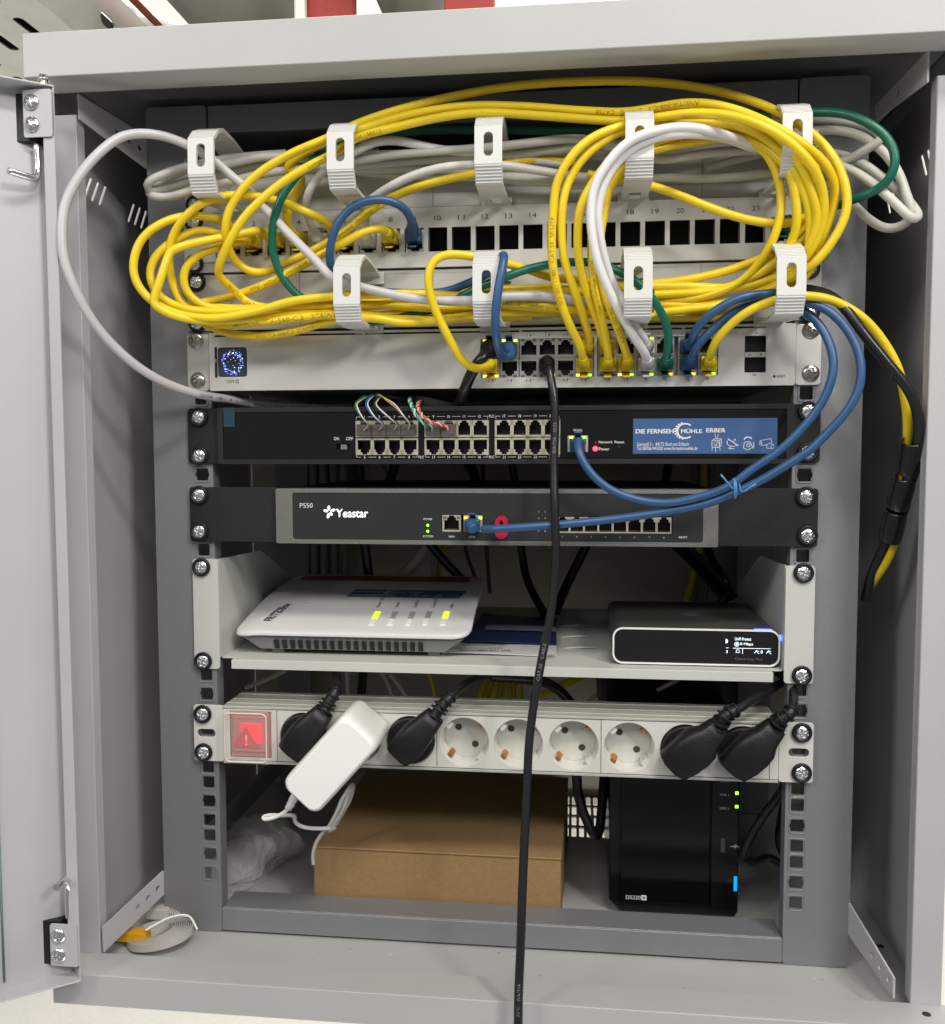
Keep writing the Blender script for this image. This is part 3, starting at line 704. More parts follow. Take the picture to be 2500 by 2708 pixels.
port(ye, FPORT, wn[0], YQ + .0004, pz + .0004, True, (LEDN, LEDN), lx=.0052, lz=.0044); port(ye, FPORT, wn[1], YQ + .0004, pz + .0004, True, (LEDO, LEDG), .0028, lx=.0056, lz=.0042)
mb = MB().cyl((PX[0], 0, 0), (0, 1, 0), .0001, .0001)
mb = MB()
txt(mb, 'P550', 586.5, 611.5, 988, 9, YQ)
for xx, s in ((836.7, 'POWER'),): txt(mb, s, 828, 845.5, 1014.8, 4, YQ)
txt(mb, 'SYSTEM', 827, 847, 1048.4, 4, YQ); txt(mb, 'WAN', 877, 889, 1049, 4, YQ); txt(mb, 'LAN', 917, 928, 1049, 4, YQ); txt(mb, 'RESET', 1327.5, 1344, 1050.4, 4, YQ)
for i, x in enumerate(PX): txw(mb, str(i + 1), x, at(1200, 1050, YQ).z, .0013, YQ)
for i, yy in enumerate((1000, 1012.7, 1025.6, 1038.3)):
    for j, xx in enumerate((1053.5, 1066)): q = at(xx, yy, YQ); txw(mb, str(i * 2 + j + 1), q.x, q.z, .0013, YQ)
obj('printed_lettering', mb, INKW, ye, recalc=False)
mb = MB()
for d in (-.0002, 0, .0002):
    A = at(658, 1003, YQ); B = at(719.5, 1003, YQ)
    text3(mb, 'Yeastar', lambda u, v: Vector((A.x + d + (B.x - A.x) * u, YQ - .0003 - d * .3, A.z - .0031 + .0062 * v + d)))
q = at(644, 1001, YQ)
for k, (an, rr) in enumerate(((95, .0046), (20, .0050), (165, .0045), (255, .0052), (310, .0036))):
    a = math.radians(an); cx, cz = q.x + math.cos(a) * rr * .62, q.z + math.sin(a) * rr * .62 + .0003
    mb.prism([(cx + math.cos(t) * math.cos(a) * rr * .42 - math.sin(t) * math.sin(a) * .0011, cz + math.cos(t) * math.sin(a) * rr * .42 + math.sin(t) * math.cos(a) * .0011) for t in [j * math.tau / 16 for j in range(16)]], lambda u, v: Vector((u, YQ - .0003, v)), lambda u, v: Vector((u, YQ - .0001, v)))
obj('lit_logo', mb, mat('lit_logo_white', (.9, .92, 1), .4, emit=.75, var=0), ye, recalc=False)
for yy in (1026.9, 1038.6): q = at(836.5, yy, YQ); obj('status_led', MB().ball((q.x, YQ, q.z), .0011, 10), LEDG, ye)
q = at(1335, 1036.8, YQ); obj('reset_hole', MB().cyl((q.x, YQ - .0001, q.z), (0, 1, 0), .0011, .0005, 14), DARK, ye)
q = at(982.5, 1029, YQ); mb = MB()
plate(mb, rrect(q.x - .0048, q.x + .0048, q.z - .0085, q.z + .0085, .0046, 6), [rrect(q.x - .0014, q.x + .0014, q.z - .001, q.z + .0052, .0013, 4)], .0100, XZ(YQ - .0105))
tag(obj('usb_stick', mb, REDP, None, .001, 3), 'small red rounded stick plugged into the telephone server', 'usb stick')

# ================================================================== SHELF
zf = .1196
sh = thing('rack_shelf', (0, .1, .1105), 'cream painted steel rack shelf with bent sides and a front lip', 'shelf')
holes = []
def slot(x, y, l=.028): return [(x - l / 2, y - .0016), (x + l / 2, y + .0006), (x + l / 2, y + .0030), (x - l / 2, y + .0008)]
fl = []
for k in range(3):
    q = atZ(1117, (1284 - 52 * 0) - [0, 36, 68][k] - 50, zf)
for (px, py) in ((1128, 1224), (1131, 1246), (1137, 1268)):
    q = atZ(px, py, zf); fl.append((q.x, q.y))
mb = MB(); plate(mb, [(-.2200, .002), (-.2080, .002), (-.2080, -.0075), (.2110, -.0075), (.2110, .002), (.2200, .002), (.2200, .262), (-.2200, .262)], [slot(x, y) for x, y in fl], .0014, lambda a, b, w: Vector((a, b, zf - .0014 + w)))
mb.box(-.2080, .2110, -.0090, -.0076, .1128, zf); mb.box(-.2080, .2110, -.0090, .002, .1122, .1132)
obj('shelf_floor', mb, SHELF, sh, .0009, 3)
m = MB()
for x, y in fl:
    m.tube([Vector((x - .015, y - .0020, zf + .0003)), Vector((x, y - .0002, zf + .0012)), Vector((x + .015, y + .0022, zf + .0003))], .0007, 6)
obj('slot_edges', m, SHELF, sh)
for s in (-1, 1):
    m = MB(); xs = s * .2200
    plate(m, [(.0, .1990), (.0, zf), (.262, zf), (.262, .135), (.215, .149), (.098, .1955)], [], .0014, lambda a, b, w: Vector((xs + s * (w - .0002), a, b)))
    obj('side_plate', m, SHELF, sh)
    a, b = sorted((s * .2200, s * .2412)); m = MB()
    plate(m, rrect(a, b, .1102, .1992, .0025, 3), [rrect(s * .2328 - .005, s * .2328 + .005, z - .0036, z + .0036, .0035, 4) for z in (.1930, .1168)], .0018, XZ(-.0026))
    obj('rack_ear', m, SHELF, sh, .0005)
screws(sh, [(-.2333, .1926), (-.2335, .1168), (.2329, .1938), (.2330, .1168)], -.0028)

# ---- white router (wedge shape)
ro = thing('router', (-.115, .08, zf), 'white wedge-shaped router with two lit green lamps on the shelf', 'router')
RX0, RX1, RY0, RY1 = -.2145, -.0185, .008, .170
def top_z(v):   # height profile front(0) -> back(1)
    return zf + .0195 + .0255 * math.sin(v * math.pi / 2) ** .9
def rtop(u, v, w=0):
    ex = .012 * v
    x = (RX0 + ex * .2) + (RX1 - RX0 - ex * .4) * u
    return Vector((x, RY0 + (RY1 - RY0) * v, top_z(v) - .004 * max(0, 1 - u / .12) ** 2 * (1 if v > .0 else 1) + w))
m = MB(); nu, nv = 30, 24; vs = []
def rc(u, v):   # round the plan corners
    x, y = (u - .5) * .190, (v - .5) * .160; r = .014
    cx, cy = .095 - r, .080 - r
    ax, ay = abs(x) - cx, abs(y) - cy
    if ax > 0 and ay > 0:
        mx = max(ax, ay); l = math.hypot(ax, ay); f_ = mx / l
        x = math.copysign(cx + ax * f_, x); y = math.copysign(cy + ay * f_, y)
    return x / .190 + .5, y / .160 + .5
for th in (0, 1):
    for j in range(nv + 1):
        for i in range(nu + 1):
            u, v = rc(i / nu, j / nv); p = rtop(u, v)
            vs.append(p + Vector((0, 0, -.0035 * th)))
n1 = (nu + 1) * (nv + 1)
fs = [(j * (nu + 1) + i, j * (nu + 1) + i + 1, (j + 1) * (nu + 1) + i + 1, (j + 1) * (nu + 1) + i) for j in range(nv) for i in range(nu)]
fs2 = [tuple(n1 + k for k in f[::-1]) for f in fs]
rim = [i for i in range(nu + 1)] + [j * (nu + 1) + nu for j in range(1, nv + 1)] + [nv * (nu + 1) + i for i in range(nu - 1, -1, -1)] + [j * (nu + 1) for j in range(nv - 1, 0, -1)]
m.add(vs, fs + fs2, True); m.add(vs, [(rim[k], rim[(k + 1) % len(rim)], rim[(k + 1) % len(rim)] + n1, rim[k] + n1) for k in range(len(rim))], False)
obj('top_shell', m, mat('router_white', (.68, .67, .65), .3, 0, .03, 700, .02), ro, .0012, 3)
m = MB()
m.prism([(RX0 + .022, zf + .004), (RX1 - .022, zf + .004), (RX1 - .006, zf + .0155), (RX0 + .006, zf + .0155)], lambda a, b: Vector((a, RY0 + .004 + (.0155 - (b - zf)) * .3, b)), lambda a, b: Vector((a, RY1 - .004, b + (.022 if b > zf + .01 else 0))))
for dx in (.03, .16): m.box(RX0 + dx, RX0 + dx + .010, RY0 + .012, RY0 + .022, zf + .0003, zf + .0042)
obj('grey_base', m, mat('router_grey', (.19, .19, .19), .45, 0, .1, 900, .05), ro, .0008)
m = MB()
for k in range(19):
    x = RX0 + .035 + k * .0066; m.hexa([(x, RY0 + .0060, zf + .005), (x + .0036, RY0 + .0060, zf + .005), (x + .0036, RY0 + .0028, zf + .0125), (x, RY0 + .0028, zf + .0125), (x, RY0 + .0120, zf + .005), (x + .0036, RY0 + .0120, zf + .005), (x + .0036, RY0 + .0120, zf + .0125), (x, RY0 + .0120, zf + .0125)])
obj('air_vents', m, DARK, ro)
def on_router(px, py):  # picture point -> (u,v) on the curved top
    best = None
    for j in range(0, 201):
        v = j / 200; z = top_z(v); q = atZ(px, py, z); e = abs(q.y - (RY0 + (RY1 - RY0) * v))
        if best is None or e < best[0]: best = (e, q, v)
    q = best[1]; return q.x, q.y
def rpt(x, y, w): v = (y - RY0) / (RY1 - RY0); return Vector((x, y, top_z(min(max(v, 0), 1)) + w))
m = MB(); c0 = on_router(522, 1214); c1 = on_router(562, 1180)
d = Vector((c1[0] - c0[0], c1[1] - c0[1])); nL = Vector((-d.y, d.x)).normalized() * .0072
text3(m, 'FRITZ!Box', lambda u, v: rpt(c0[0] + d.x * u + nL.x * (v - .5), c0[1] + d.y * u + nL.y * (v - .5), .0003)); 
text3(m, 'FRITZ!Box', lambda u, v: rpt(c0[0] + .0009 + d.x * u + nL.x * (v - .5), c0[1] + d.y * u + nL.y * (v - .5), .00036))
for k, (s, px, py) in enumerate((('Power / DSL', 729, 1200), ('WLAN', 766, 1200), ('Fon/DECT', 802, 1200), ('Connect/WPS', 837, 1200), ('Info', 873, 1200))):
    a0 = on_router(px + 9, py - 12); L = {'Power / DSL': .024, 'WLAN': .011, 'Fon/DECT': .019, 'Connect/WPS': .024, 'Info': .008}[s]
    text3(m, s, lambda u, v: rpt(a0[0] - (v - .5) * .0029, a0[1] + L * u, .0003))
obj('printed_lettering', m, INKB, ro, recalc=False)
for k, px in enumerate((733, 768, 803, 836, 870)):
    q = on_router(px, 1208); lit = k in (0, 4)
    m = MB(); y0, y1, y2 = q[1] - .014, q[1] - .003, q[1] + .012
    m.hexa([rpt(q[0] - .0022, y1, -.001), rpt(q[0] + .0022, y1, -.001), rpt(q[0] + .0022, y1, .0006), rpt(q[0] - .0022, y1, .0006), rpt(q[0] - .0022, y2, -.001), rpt(q[0] + .0022, y2, -.001), rpt(q[0] + .0022, y2, .0006), rpt(q[0] - .0022, y2, .0006)])
    b = obj('lamp', m, LEDG if lit else mat('lamp_grey', (.33, .33, .32), .3), ro)
    m = MB(); m.hexa([rpt(q[0] - .0022, y0, -.001), rpt(q[0] + .0022, y0, -.001), rpt(q[0] + .0022, y0, .0010), rpt(q[0] - .0022, y0, .0010), rpt(q[0] - .0022, y1 - .0004, -.001), rpt(q[0] + .0022, y1 - .0004, -.001), rpt(q[0] + .0022, y1 - .0004, .0010), rpt(q[0] - .0022, y1 - .0004, .0010)])
    obj('key', m, WHITEP, b)
c00 = on_router(789, 1172); c10 = on_router(1090 - 0, 1177) if False else on_router(1082 - 0, 1177)
A0 = on_router(789, 1174 - 0); A0 = on_router(788, 1173); A1 = on_router(1090, 1178)
bx0 = on_router(676, 1167); bx1 = on_router(897, 1174); bz1 = on_router(905, 1158)
def stk(u, v, w):
    x = bx0[0] + (bx1[0] - bx0[0]) * u + .004 * v; y = bx0[1] + .022 * v; return rpt(x, y, w + .0002)
sticker(ro, stk)
m = MB(); n = 20; vs = []
for i in range(n + 1):
    x = RX0 + .018 + (RX1 - .016 - RX0 - .018) * i / n
    for y in (RY1 - .034, RY1 - .009): vs.append(rpt(x, y, .0005))
m.add(vs, [(2 * i, 2 * i + 2, 2 * i + 3, 2 * i + 1) for i in range(n)]); obj('red_band', m, DRED, ro, recalc=False)

# ---- leaflets
def leaf(name, c, zz, mt, label):
    m = MB(); n = 14; vs = []
    for i in range(n + 1):
        t = i / n
        for (a, b) in ((0, 1), (3, 2)):
            p0 = c[a].lerp(c[b], t); vs.append(Vector((p0[0], p0[1], zz + .0006 * math.sin(t * 5 + a) + .0006))); vs.append(Vector((p0[0], p0[1], zz + .0006 * math.sin(t * 5 + a) + .0011)))
    fs = []
    for i in range(n):
        k = i * 4
        fs += [(k + 1, k + 5, k + 7, k + 3), (k, k + 2, k + 6, k + 4), (k, k + 4, k + 5, k + 1), (k + 2, k + 3, k + 7, k + 6)]
    fs += [(0, 1, 3, 2), (n * 4, n * 4 + 2, n * 4 + 3, n * 4 + 1)]
    m.add(vs, fs); return tag(obj(name, m, mt), label, 'leaflet')
def zp(px, py, z=zf): q = atZ(px, py, z); return Vector((q.x, q.y))
lf = leaf('leaflet', [zp(842, 1280), zp(1088, 1285), zp(1088, 1262), zp(860, 1256)], zf + .0006, PAPER, 'white printed leaflet with black text sticking out from under the router')
m = MB()
L0 = zp(868, 1270, zf + .002); 
def lp(px, py): q = atZ(px, py, zf + .0025); return q
def lt(s, x0, x1, y, hpx, m=m):
    a = lp(x0, y); b = lp(x1, y); u_ = lp(x0, y - hpx)
    text3(m, s, lambda u, v: a + (b - a) * u + (u_ - a) * v)
lt('Unsere Leistungen ab Werk', 905, 990, 1262, 4); lt('Internet, Telefonie und mehr', 885, 985, 1268, 3); lt('Service 0800 4321 3326', 900, 1000, 1273, 3.4); lt('Kennwort', 875, 925, 1278, 3)
obj('leaflet_print', m, INKB, lf, recalc=False)
m = MB(); lt('AVM', 1062, 1084, 1284, 5, m); obj('leaflet_logo', m, INKB, lf, recalc=False)
nv_ = leaf('leaflet', [zp(905, 1262), zp(1088, 1267), zp(1088, 1216), zp(945, 1205)], zf + .0025, NAVY, 'dark blue glossy leaflet lying beside the router, on top of the white one')
m = MB(); a = [lp(948, 1236), lp(1087, 1240), lp(1087, 1230), lp(952, 1226)]; m.add([p + Vector((0, 0, .0025)) for p in a], [(0, 1, 2, 3)]); obj('leaflet_stripe', m, mat('stripe_grey', (.2, .21, .24), .4), nv_, recalc=False)

# ---- controller box with screen
ck = thing('controller_box', (.155, .07, zf), 'flat black controller box with rounded white rim and small screen, right side of the shelf', 'controller')
CX0, CX1 = .0930, .2185; CZ0, CZ1 = zf + .0012, zf + .0290; CY0 = .006
m = MB(); m.prism(rrect(CX0, CX1, CZ0, CZ1, .0075, 6), lambda a, b: Vector((a, CY0 + .0010, b)), lambda a, b: Vector((a, CY0 + .130, b)))
obj('body', m, mat('controller_dark', (.10, .10, .098), .38, .35, .1, 1200, .05), ck, .0006)
m = MB(); inn = rrect(CX0 + .0011, CX1 - .0011, CZ0 + .0011, CZ1 - .0011, .0066, 6); plate(m, rrect(CX0 - .0002, CX1 + .0002, CZ0 - .0002, CZ1 + .0002, .0077, 6), [inn], .0016, XZ(CY0 - .0006)); obj('white_rim', m, WHITEP, ck)
m = MB(); m.prism(rrect(CX0 + .0013, CX1 - .0013, CZ0 + .0013, CZ1 - .0013, .0064, 6), lambda a, b: Vector((a, CY0 - .0002, b)), lambda a, b: Vector((a, CY0 + .0009, b))); fr_ = obj('front_glass', m, mat('gloss_black_glass', (.010, .009, .010), .06, 0, 0, 1, .1, 10), ck)
m = MB(); Yc = CY0 - .0002; kx = lambda px: CX0 + (px - 1192.8) / (1534.7 - 1192.8) * (CX1 - CX0)
def kz(px, py):   # rows relative to the front face drawn in the photograph
    return CZ1 - (py - (1231 + (px - 1193) / 342 * 6)) / 67 * (CZ1 - CZ0)
def ct(s, x0, x1, y, hp_): h_ = hp_ / 67 * (CZ1 - CZ0); text3(m, s, lambda u, v: Vector((kx(x0) + (kx(x1) - kx(x0)) * u, Yc - .0002, kz((x0 + x1) / 2, y) + (v - .5) * h_)))
ct('UniFi Protect', 1443.5, 1476.5, 1252.5, 5.6); ct('0 Mbps', 1454.5, 1480.5, 1262.5, 6.2); ct('0', 1496, 1500, 1276.5, 5.5)
arc2(m, kx(1447.5), kz(1447, 1262.3), .0016, 0, 360, .0003, Yc); arc2(m, kx(1447.5), kz(1447, 1262.3), .0005, 0, 360, .0006, Yc)
ln(m, kx(1440), kz(1440, 1269.5), kx(1516), kz(1516, 1270.5), .0003, Yc); ln(m, kx(1459.5), kz(1459, 1271), kx(1459.5), kz(1459, 1280), .0003, Yc)
arc2(m, kx(1450), kz(1450, 1275.5), .0013, 0, 200, .0003, Yc); ln(m, kx(1445.5), kz(1445, 1277.5), kx(1454.5), kz(1454, 1277.5), .0003, Yc)
arc2(m, kx(1425), kz(1425, 1256.5), .0009, -90, 90, .0016, Yc, 12); ct('3', 1426, 1429.5, 1276, 5)
ln(m, kx(1426), kz(1426, 1269), kx(1431), kz(1431, 1269), .0003, Yc)
for dx in (0, 24): ln(m, kx(1483 + dx), kz(1483, 1279), kx(1489 + dx), kz(1489, 1273), .0003, Yc); ln(m, kx(1485 + dx), kz(1485, 1275), kx(1493 + dx), kz(1493, 1275), .0003, Yc); ln(m, kx(1488 + dx), kz(1485, 1276), kx(1493 + dx), kz(1493, 1280), .0003, Yc)
obj('screen_text', m, SCRW, fr_, recalc=False)
m = MB(); ct('Cloud Key Plus', 1444.5, 1500, 1290.5, 6.2); obj('printed_name', m, mat('dim_ink', (.12, .12, .12), .4, var=0), fr_, recalc=False)
m = MB(); q = (CX0 + CX1) / 2 + .003; n = 24
m.add([(q + math.cos(k * math.tau / n) * .0050, CY0 + .062 + math.sin(k * math.tau / n) * .0050, CZ1 + .0002) for k in range(n)] + [(q + math.cos(k * math.tau / n) * .0036, CY0 + .062 + math.sin(k * math.tau / n) * .0036, CZ1 + .0002) for k in range(n)], [(k, (k + 1) % n, (k + 1) % n + n, k + n) for k in range(n)]); obj('top_mark', m, INKG, ck, recalc=False)
m = MB().box(CX1 - .019, CX1 - .006, CY0 - .0001, CY0 + .0012, CZ1 + .0003, CZ1 + .0008).box(CX1 + .0003, CX1 + .0009, CY0, CY0 + .004, CZ1 - .008, CZ1 - .004); obj('blue_light_strip', m, mat('blue_glow', (.05, .12, 1), .4, emit=5, var=0), ck)

# ================================================================== POWER STRIP
YD = -.0060
pd = thing('power_strip', (0, .02, .0355), 'white nine-socket power strip with a red lit switch under a clear cover', 'power strip')
SZ = .0583; SKX = [-.1505, -.1068, -.0640, -.0215, .0205, .0630, .1055, .1480, .1905]; SR = .0193
PX0, PX1 = -.2165, .2165
mb = MB()
plate(mb, rect(PX0, PX1, .0372, .0795), [circ(x, SZ, SR, 48) for x in SKX] + [rect(-.2115, -.1772, .0395, .0775)], .0016, XZ(YD))
obj('front_plate', mb, WSOCK, pd, .0003)
mb = MB(); Z0, Z1 = .0350, .0816
mb.box(PX0, PX1, YD - .0008, .038, Z1 - .0020, Z1).box(PX0, PX1, YD - .0008, .038, Z0, Z0 + .0020).box(PX0, PX1, .036, .038, Z0 + .0022, Z1 - .0022)
mb.box(PX0, PX0 + .002, YD + .0018, .0358, Z0 + .0022, Z1 - .0022).box(PX1 - .002, PX1, YD + .0018, .0358, Z0 + .0022, Z1 - .0022)
for y in (.001, .014, .029): mb.box(PX0, PX1, y, y + .0008, Z1 + .0001, Z1 + .0006)
obj('profile', mb, ALU, pd, .0004)
mb = MB()
for x in (-.1722, -.0432, .0842, .2100): ln(mb, x, .0376, x, .0792, .0004, YD)
ln(mb, PX0, .0374, PX1, .0374, .0003, YD); ln(mb, PX0, .0793, PX1, .0793, .0003, YD)
obj('joint_lines', mb, DARK, pd, recalc=False)
for s in (-1, 1):
    a, b = sorted((s * .2170, s * .2420)); m = MB(); plate(m, rrect(a, b, .0352, .0812, .0022, 3), [rrect(s * .2315 - .0075, s * .2315 + .0075, .0582 - .0032, .0582 + .0032, .0031, 5)], .0018, XZ(-.0050)); obj('rack_ear', m, WSOCK, pd, .0006)
screws(pd, [(-.2335, .0740), (-.2340, .0424), (.2334, .0740), (.2333, .0428)], -.0052)
for x in SKX:      # recessed sockets
    m = MB(); n = 48; dp = .0165
    rgs = [(SR, YD + .0002), (SR - .0006, YD + .001), (SR - .0012, YD + dp - .001), (SR - .0022, YD + dp)]
    vs = [Vector((x + r * math.cos(k * math.tau / n), y, SZ + r * math.sin(k * math.tau / n))) for r, y in rgs for k in range(n)]
    m.add(vs, [(i * n + k, i * n + (k + 1) % n, (i + 1) * n + (k + 1) % n, (i + 1) * n + k) for i in range(3) for k in range(n)], True)
    pin = [(x + s * .0095 * math.cos(math.radians(-45)), SZ + s * .0095 * math.sin(math.radians(-45))) for s in (-1, 1)]
    plate(m, circ(x, SZ, SR - .0022, n), [circ(a, b, .0028, 18) for a, b in pin], .001, XZ(YD + dp))
    for a in (-45, 135):       # side keys
        ca, sa = math.cos(math.radians(a)), math.sin(math.radians(a))
        f = lambda u, v, y: Vector((x + ca * u - sa * v, y, SZ + sa * u + ca * v))
        m.hexa([f(SR - .0042, -.0026, YD + .002), f(SR - .0006, -.0026, YD + .002), f(SR - .0006, .0026, YD + .002), f(SR - .0042, .0026, YD + .002)] + [f(SR - .0042, -.0026, YD + dp), f(SR - .0008, -.0026, YD + dp), f(SR - .0008, .0026, YD + dp), f(SR - .0042, .0026, YD + dp)])
    sk = obj('socket', m, WSOCK, pd)
    m = MB()
    for a, b in pin: m.cyl((a, YD + dp + .0008, b), (0, 1, 0), .0028, .0005, 16)
    obj('pin_holes', m, mat('pin_hole_dark', (.06, .055, .045), .6), sk)
    for a in (45, 225):
        ca, sa = math.cos(math.radians(a)), math.sin(math.radians(a)); f = lambda u, v, y: Vector((x + ca * u - sa * v, y, SZ + sa * u + ca * v)); m = MB()
        m.hexa([f(SR - .0034, -.0022, YD + .003), f(SR - .0016, -.0022, YD + .003), f(SR - .0016, .0022, YD + .003), f(SR - .0034, .0022, YD + .003)] + [f(SR - .0060, -.0022, YD + .011), f(SR - .0046, -.0022, YD + .011), f(SR - .0046, .0022, YD + .011), f(SR - .0060, .0022, YD + .011)])
        m.hexa([f(SR - .0060, -.0014, YD + .0112), f(SR - .0046, -.0014, YD + .0112), f(SR - .0046, .0014, YD + .0112), f(SR - .0060, .0014, YD + .0112)] + [f(SR - .0030, -.0014, YD + dp), f(SR - .0016, -.0014, YD + dp), f(SR - .0016, .0014, YD + dp), f(SR - .0030, .0014, YD + dp)])
        obj('earth_clip', m, COPPER, sk, .0002)
# lit switch under a cover
m = MB().box(-.2110, -.1778, YD + .001, YD + .006, .0400, .0770)
m.hexa([(-.2085, YD - .0015, .0445), (-.1800, YD - .0015, .0445), (-.1800, YD - .0008, .0735), (-.2085, YD - .0008, .0735), (-.2085, YD + .003, .0445), (-.1800, YD + .003, .0445), (-.1800, YD + .003, .0735), (-.2085, YD + .003, .0735)])
swb = obj('switch', m, mat('switch_pink', (.45, .13, .115), .4, var=.05), pd, .001)
m = MB().box(-.2015, -.1840, YD - .0022, YD - .0018, .0520, .0680); obj('switch_light', m, mat('switch_red_light', (.6, .002, .01), .5, ecol=(1, .0, .012), emit=1.0, var=0), swb, .003, 4)
m = MB().add([(-.2085, YD - .0030, .0495), (-.1860, YD - .0030, .0485), (-.1970, YD - .0030, .0665)], [(0, 1, 2)]); obj('warning_triangle', m, mat('red_triangle', (.45, .01, .015), .5, var=0, emit=.12), swb, recalc=False)
m = MB(); txw(m, '!', -.1965, .0550, .0085, YD - .0034); obj('warning_mark', m, mat('pink_light', (1, .12, .14), .5, emit=1.2, var=0), swb, recalc=False)
cov = bpy.data.materials.new('frosted_cover'); cov.use_nodes = True; b = cov.node_tree.nodes['Principled BSDF']
b.inputs['Base Color'].default_value = (.92, .86, .82, 1); b.inputs['Roughness'].default_value = .25; b.inputs['Alpha'].default_value = .09; b.inputs['Specular IOR Level'].default_value = .3
m = MB().box(-.2135, -.1760, YD - .0100, YD - .0088, .0375, .0800)
for a in ((-.2135, -.2123, .0375, .0800), (-.1772, -.1760, .0375, .0800)): m.box(a[0], a[1], YD - .0087, YD - .0002, a[2], a[3])
m.box(-.2122, -.1773, YD - .0087, YD - .0002, .0375, .0387).box(-.2122, -.1773, YD - .0087, YD - .0002, .0788, .0800)
cv = obj('clear_cover', m, cov, pd, .0012, 3)
m = MB()
P = rrect(-.2118, -.1777, .0392, .0783, .004, 4); pts = [Vector((a, YD - .0101, b)) for a, b in P]; m.tube(pts + [pts[0]], .0007, 6, False); obj('cover_ridge', m, mat('cover_edge', (.70, .62, .57), .3), cv)
m = MB(); txw(m, 'Switch-cover', -.1950, .0428, .0026, YD - .0101, .0240); obj('cover_text', m, mat('pink_ink', (.40, .22, .20), .5, var=0), cv, recalc=False)
# ================================================================== CABLES
def cpath(P, st=.0028):
    Q = [P[0] * 2 - P[1]] + P + [P[-1] * 2 - P[-2]]; out = []
    for i in range(1, len(Q) - 2):
        p0, p1, p2, p3 = Q[i - 1:i + 3]
        t0 = 0; t1 = t0 + max(1e-5, (p1 - p0).length ** .5); t2 = t1 + max(1e-5, (p2 - p1).length ** .5); t3 = t2 + max(1e-5, (p3 - p2).length ** .5)
        n = max(2, int((p2 - p1).length / st))
        for k in range(n):
            t = t1 + (t2 - t1) * k / n
            A1 = p0 * ((t1 - t) / (t1 - t0)) + p1 * ((t - t0) / (t1 - t0)); A2 = p1 * ((t2 - t) / (t2 - t1)) + p2 * ((t - t1) / (t2 - t1)); A3 = p2 * ((t3 - t) / (t3 - t2)) + p3 * ((t - t2) / (t3 - t2))
            B1 = A1 * ((t2 - t) / (t2 - t0)) + A2 * ((t - t0) / (t2 - t0)); B2 = A2 * ((t3 - t) / (t3 - t1)) + A3 * ((t - t1) / (t3 - t1))
            out.append(B1 * ((t2 - t) / (t2 - t1)) + B2 * ((t - t1) / (t2 - t1)))
    out.append(P[-1]); 
    for _ in range(3): out = [out[0]] + [(out[i - 1] + out[i] * 2 + out[i + 1]) / 4 for i in range(1, len(out) - 1)] + [out[-1]]
    return out
def V(pts): return [Vector(p[1:]) if p[0] == 'w' else at(*p) for p in pts]
def print_on(cable, path, r, s, start, hgt, m, gap=1.0, flip=False, phi0=0, name='printed_text'):
    acc = [0]
    for i in range(1, len(path)): acc.append(acc[-1] + (path[i] - path[i - 1]).length)
    tot = acc[-1]; vs, fs, asp = textmesh(s); Lh = hgt * asp * gap
    def P(u, v):
        sp = start + (1 - u if flip else u) * Lh; sp = min(max(sp, 0), tot - 1e-5)
        lo = 0
        import bisect
        i = min(max(bisect.bisect_right(acc, sp) - 1, 0), len(path) - 2); t = (sp - acc[i]) / max(1e-9, acc[i + 1] - acc[i])
        c = path[i].lerp(path[i + 1], t); a = path[max(i - 1, 0)]; b = path[min(i + 2, len(path) - 1)]; tg = (b - a).normalized()
        n = (CAM - c); n = (n - tg * n.dot(tg)).normalized(); bb = n.cross(tg)
        if flip: bb = -bb
        ph = (v - .5) * hgt / r + phi0
        return c + (n * math.cos(ph) + bb * math.sin(ph)) * (r * 1.07)
    mm = MB(); mm.add([P(a, b) for a, b in vs], fs); return obj(name, mm, m, cable, recalc=False)
CP = {}
def cable(name, pts, r, m, label, cat='cable', group=None, plugs=(), caps=True, rough=0):
    path = cpath(V(pts)); mb = MB().tube(path, r, 14, caps); o = obj(name, mb, m, None, recalc=False); tag(o, label, cat, group); CP[o.name] = (path, r)
    return o
def plug(parent, px, pz, Y, up, m, path_dir, boot=.016, clip=True, r=.0031, W=.0116, H=.0098):
    """RJ45 plug at a port; up: latch on the upper side; boot follows path_dir (list of world points)"""
    s = 1 if up else -1
    mb = MB()
    mb.box(px - W / 2, px + W / 2, Y - .0095, Y + .004, pz - H / 2 - s * .001, pz + H / 2 - s * .001)
    b = obj('plug', mb, m, parent, .0010, 2)
    mb = MB(); c = Vector((px, Y - .0085, pz - s * .001)); d0 = Vector((0, -1, 0)); tgt = path_dir
    P = cpath([c, c + Vector((0, -.004, 0))] + tgt, .0008)
    acc = 0; Q = [P[0]]
    for i in range(1, len(P)):
        acc += (P[i] - P[i - 1]).length; Q.append(P[i])
        if acc > boot: break
    mb.tube(Q, lambda t: (r + .0026 * (1 - t) ** .8 + .00045 * math.sin(t * boot / .0022 * math.tau) * (t > .15)), 18)
    obj('strain_relief', mb, m, b)
    if clip:
        mb = MB(); z0 = pz + s * (H / 2 - .0006); w_ = .0028
        mb.hexa([(px - w_, Y - .0105, z0 + s * .0046), (px + w_, Y - .0105, z0 + s * .0046), (px + w_, Y - .0105, z0 + s * .0032), (px - w_, Y - .0105, z0 + s * .0032),
                 (px - w_ * .8, Y + .002, z0 + s * .0012), (px + w_ * .8, Y + .002, z0 + s * .0012), (px + w_ * .8, Y + .002, z0), (px - w_ * .8, Y + .002, z0)])
        obj('latch', mb, m, b, .0004)
    return b
R = .0030
YG_ = 'yellow patch cables'; GG_ = 'grey network cables'
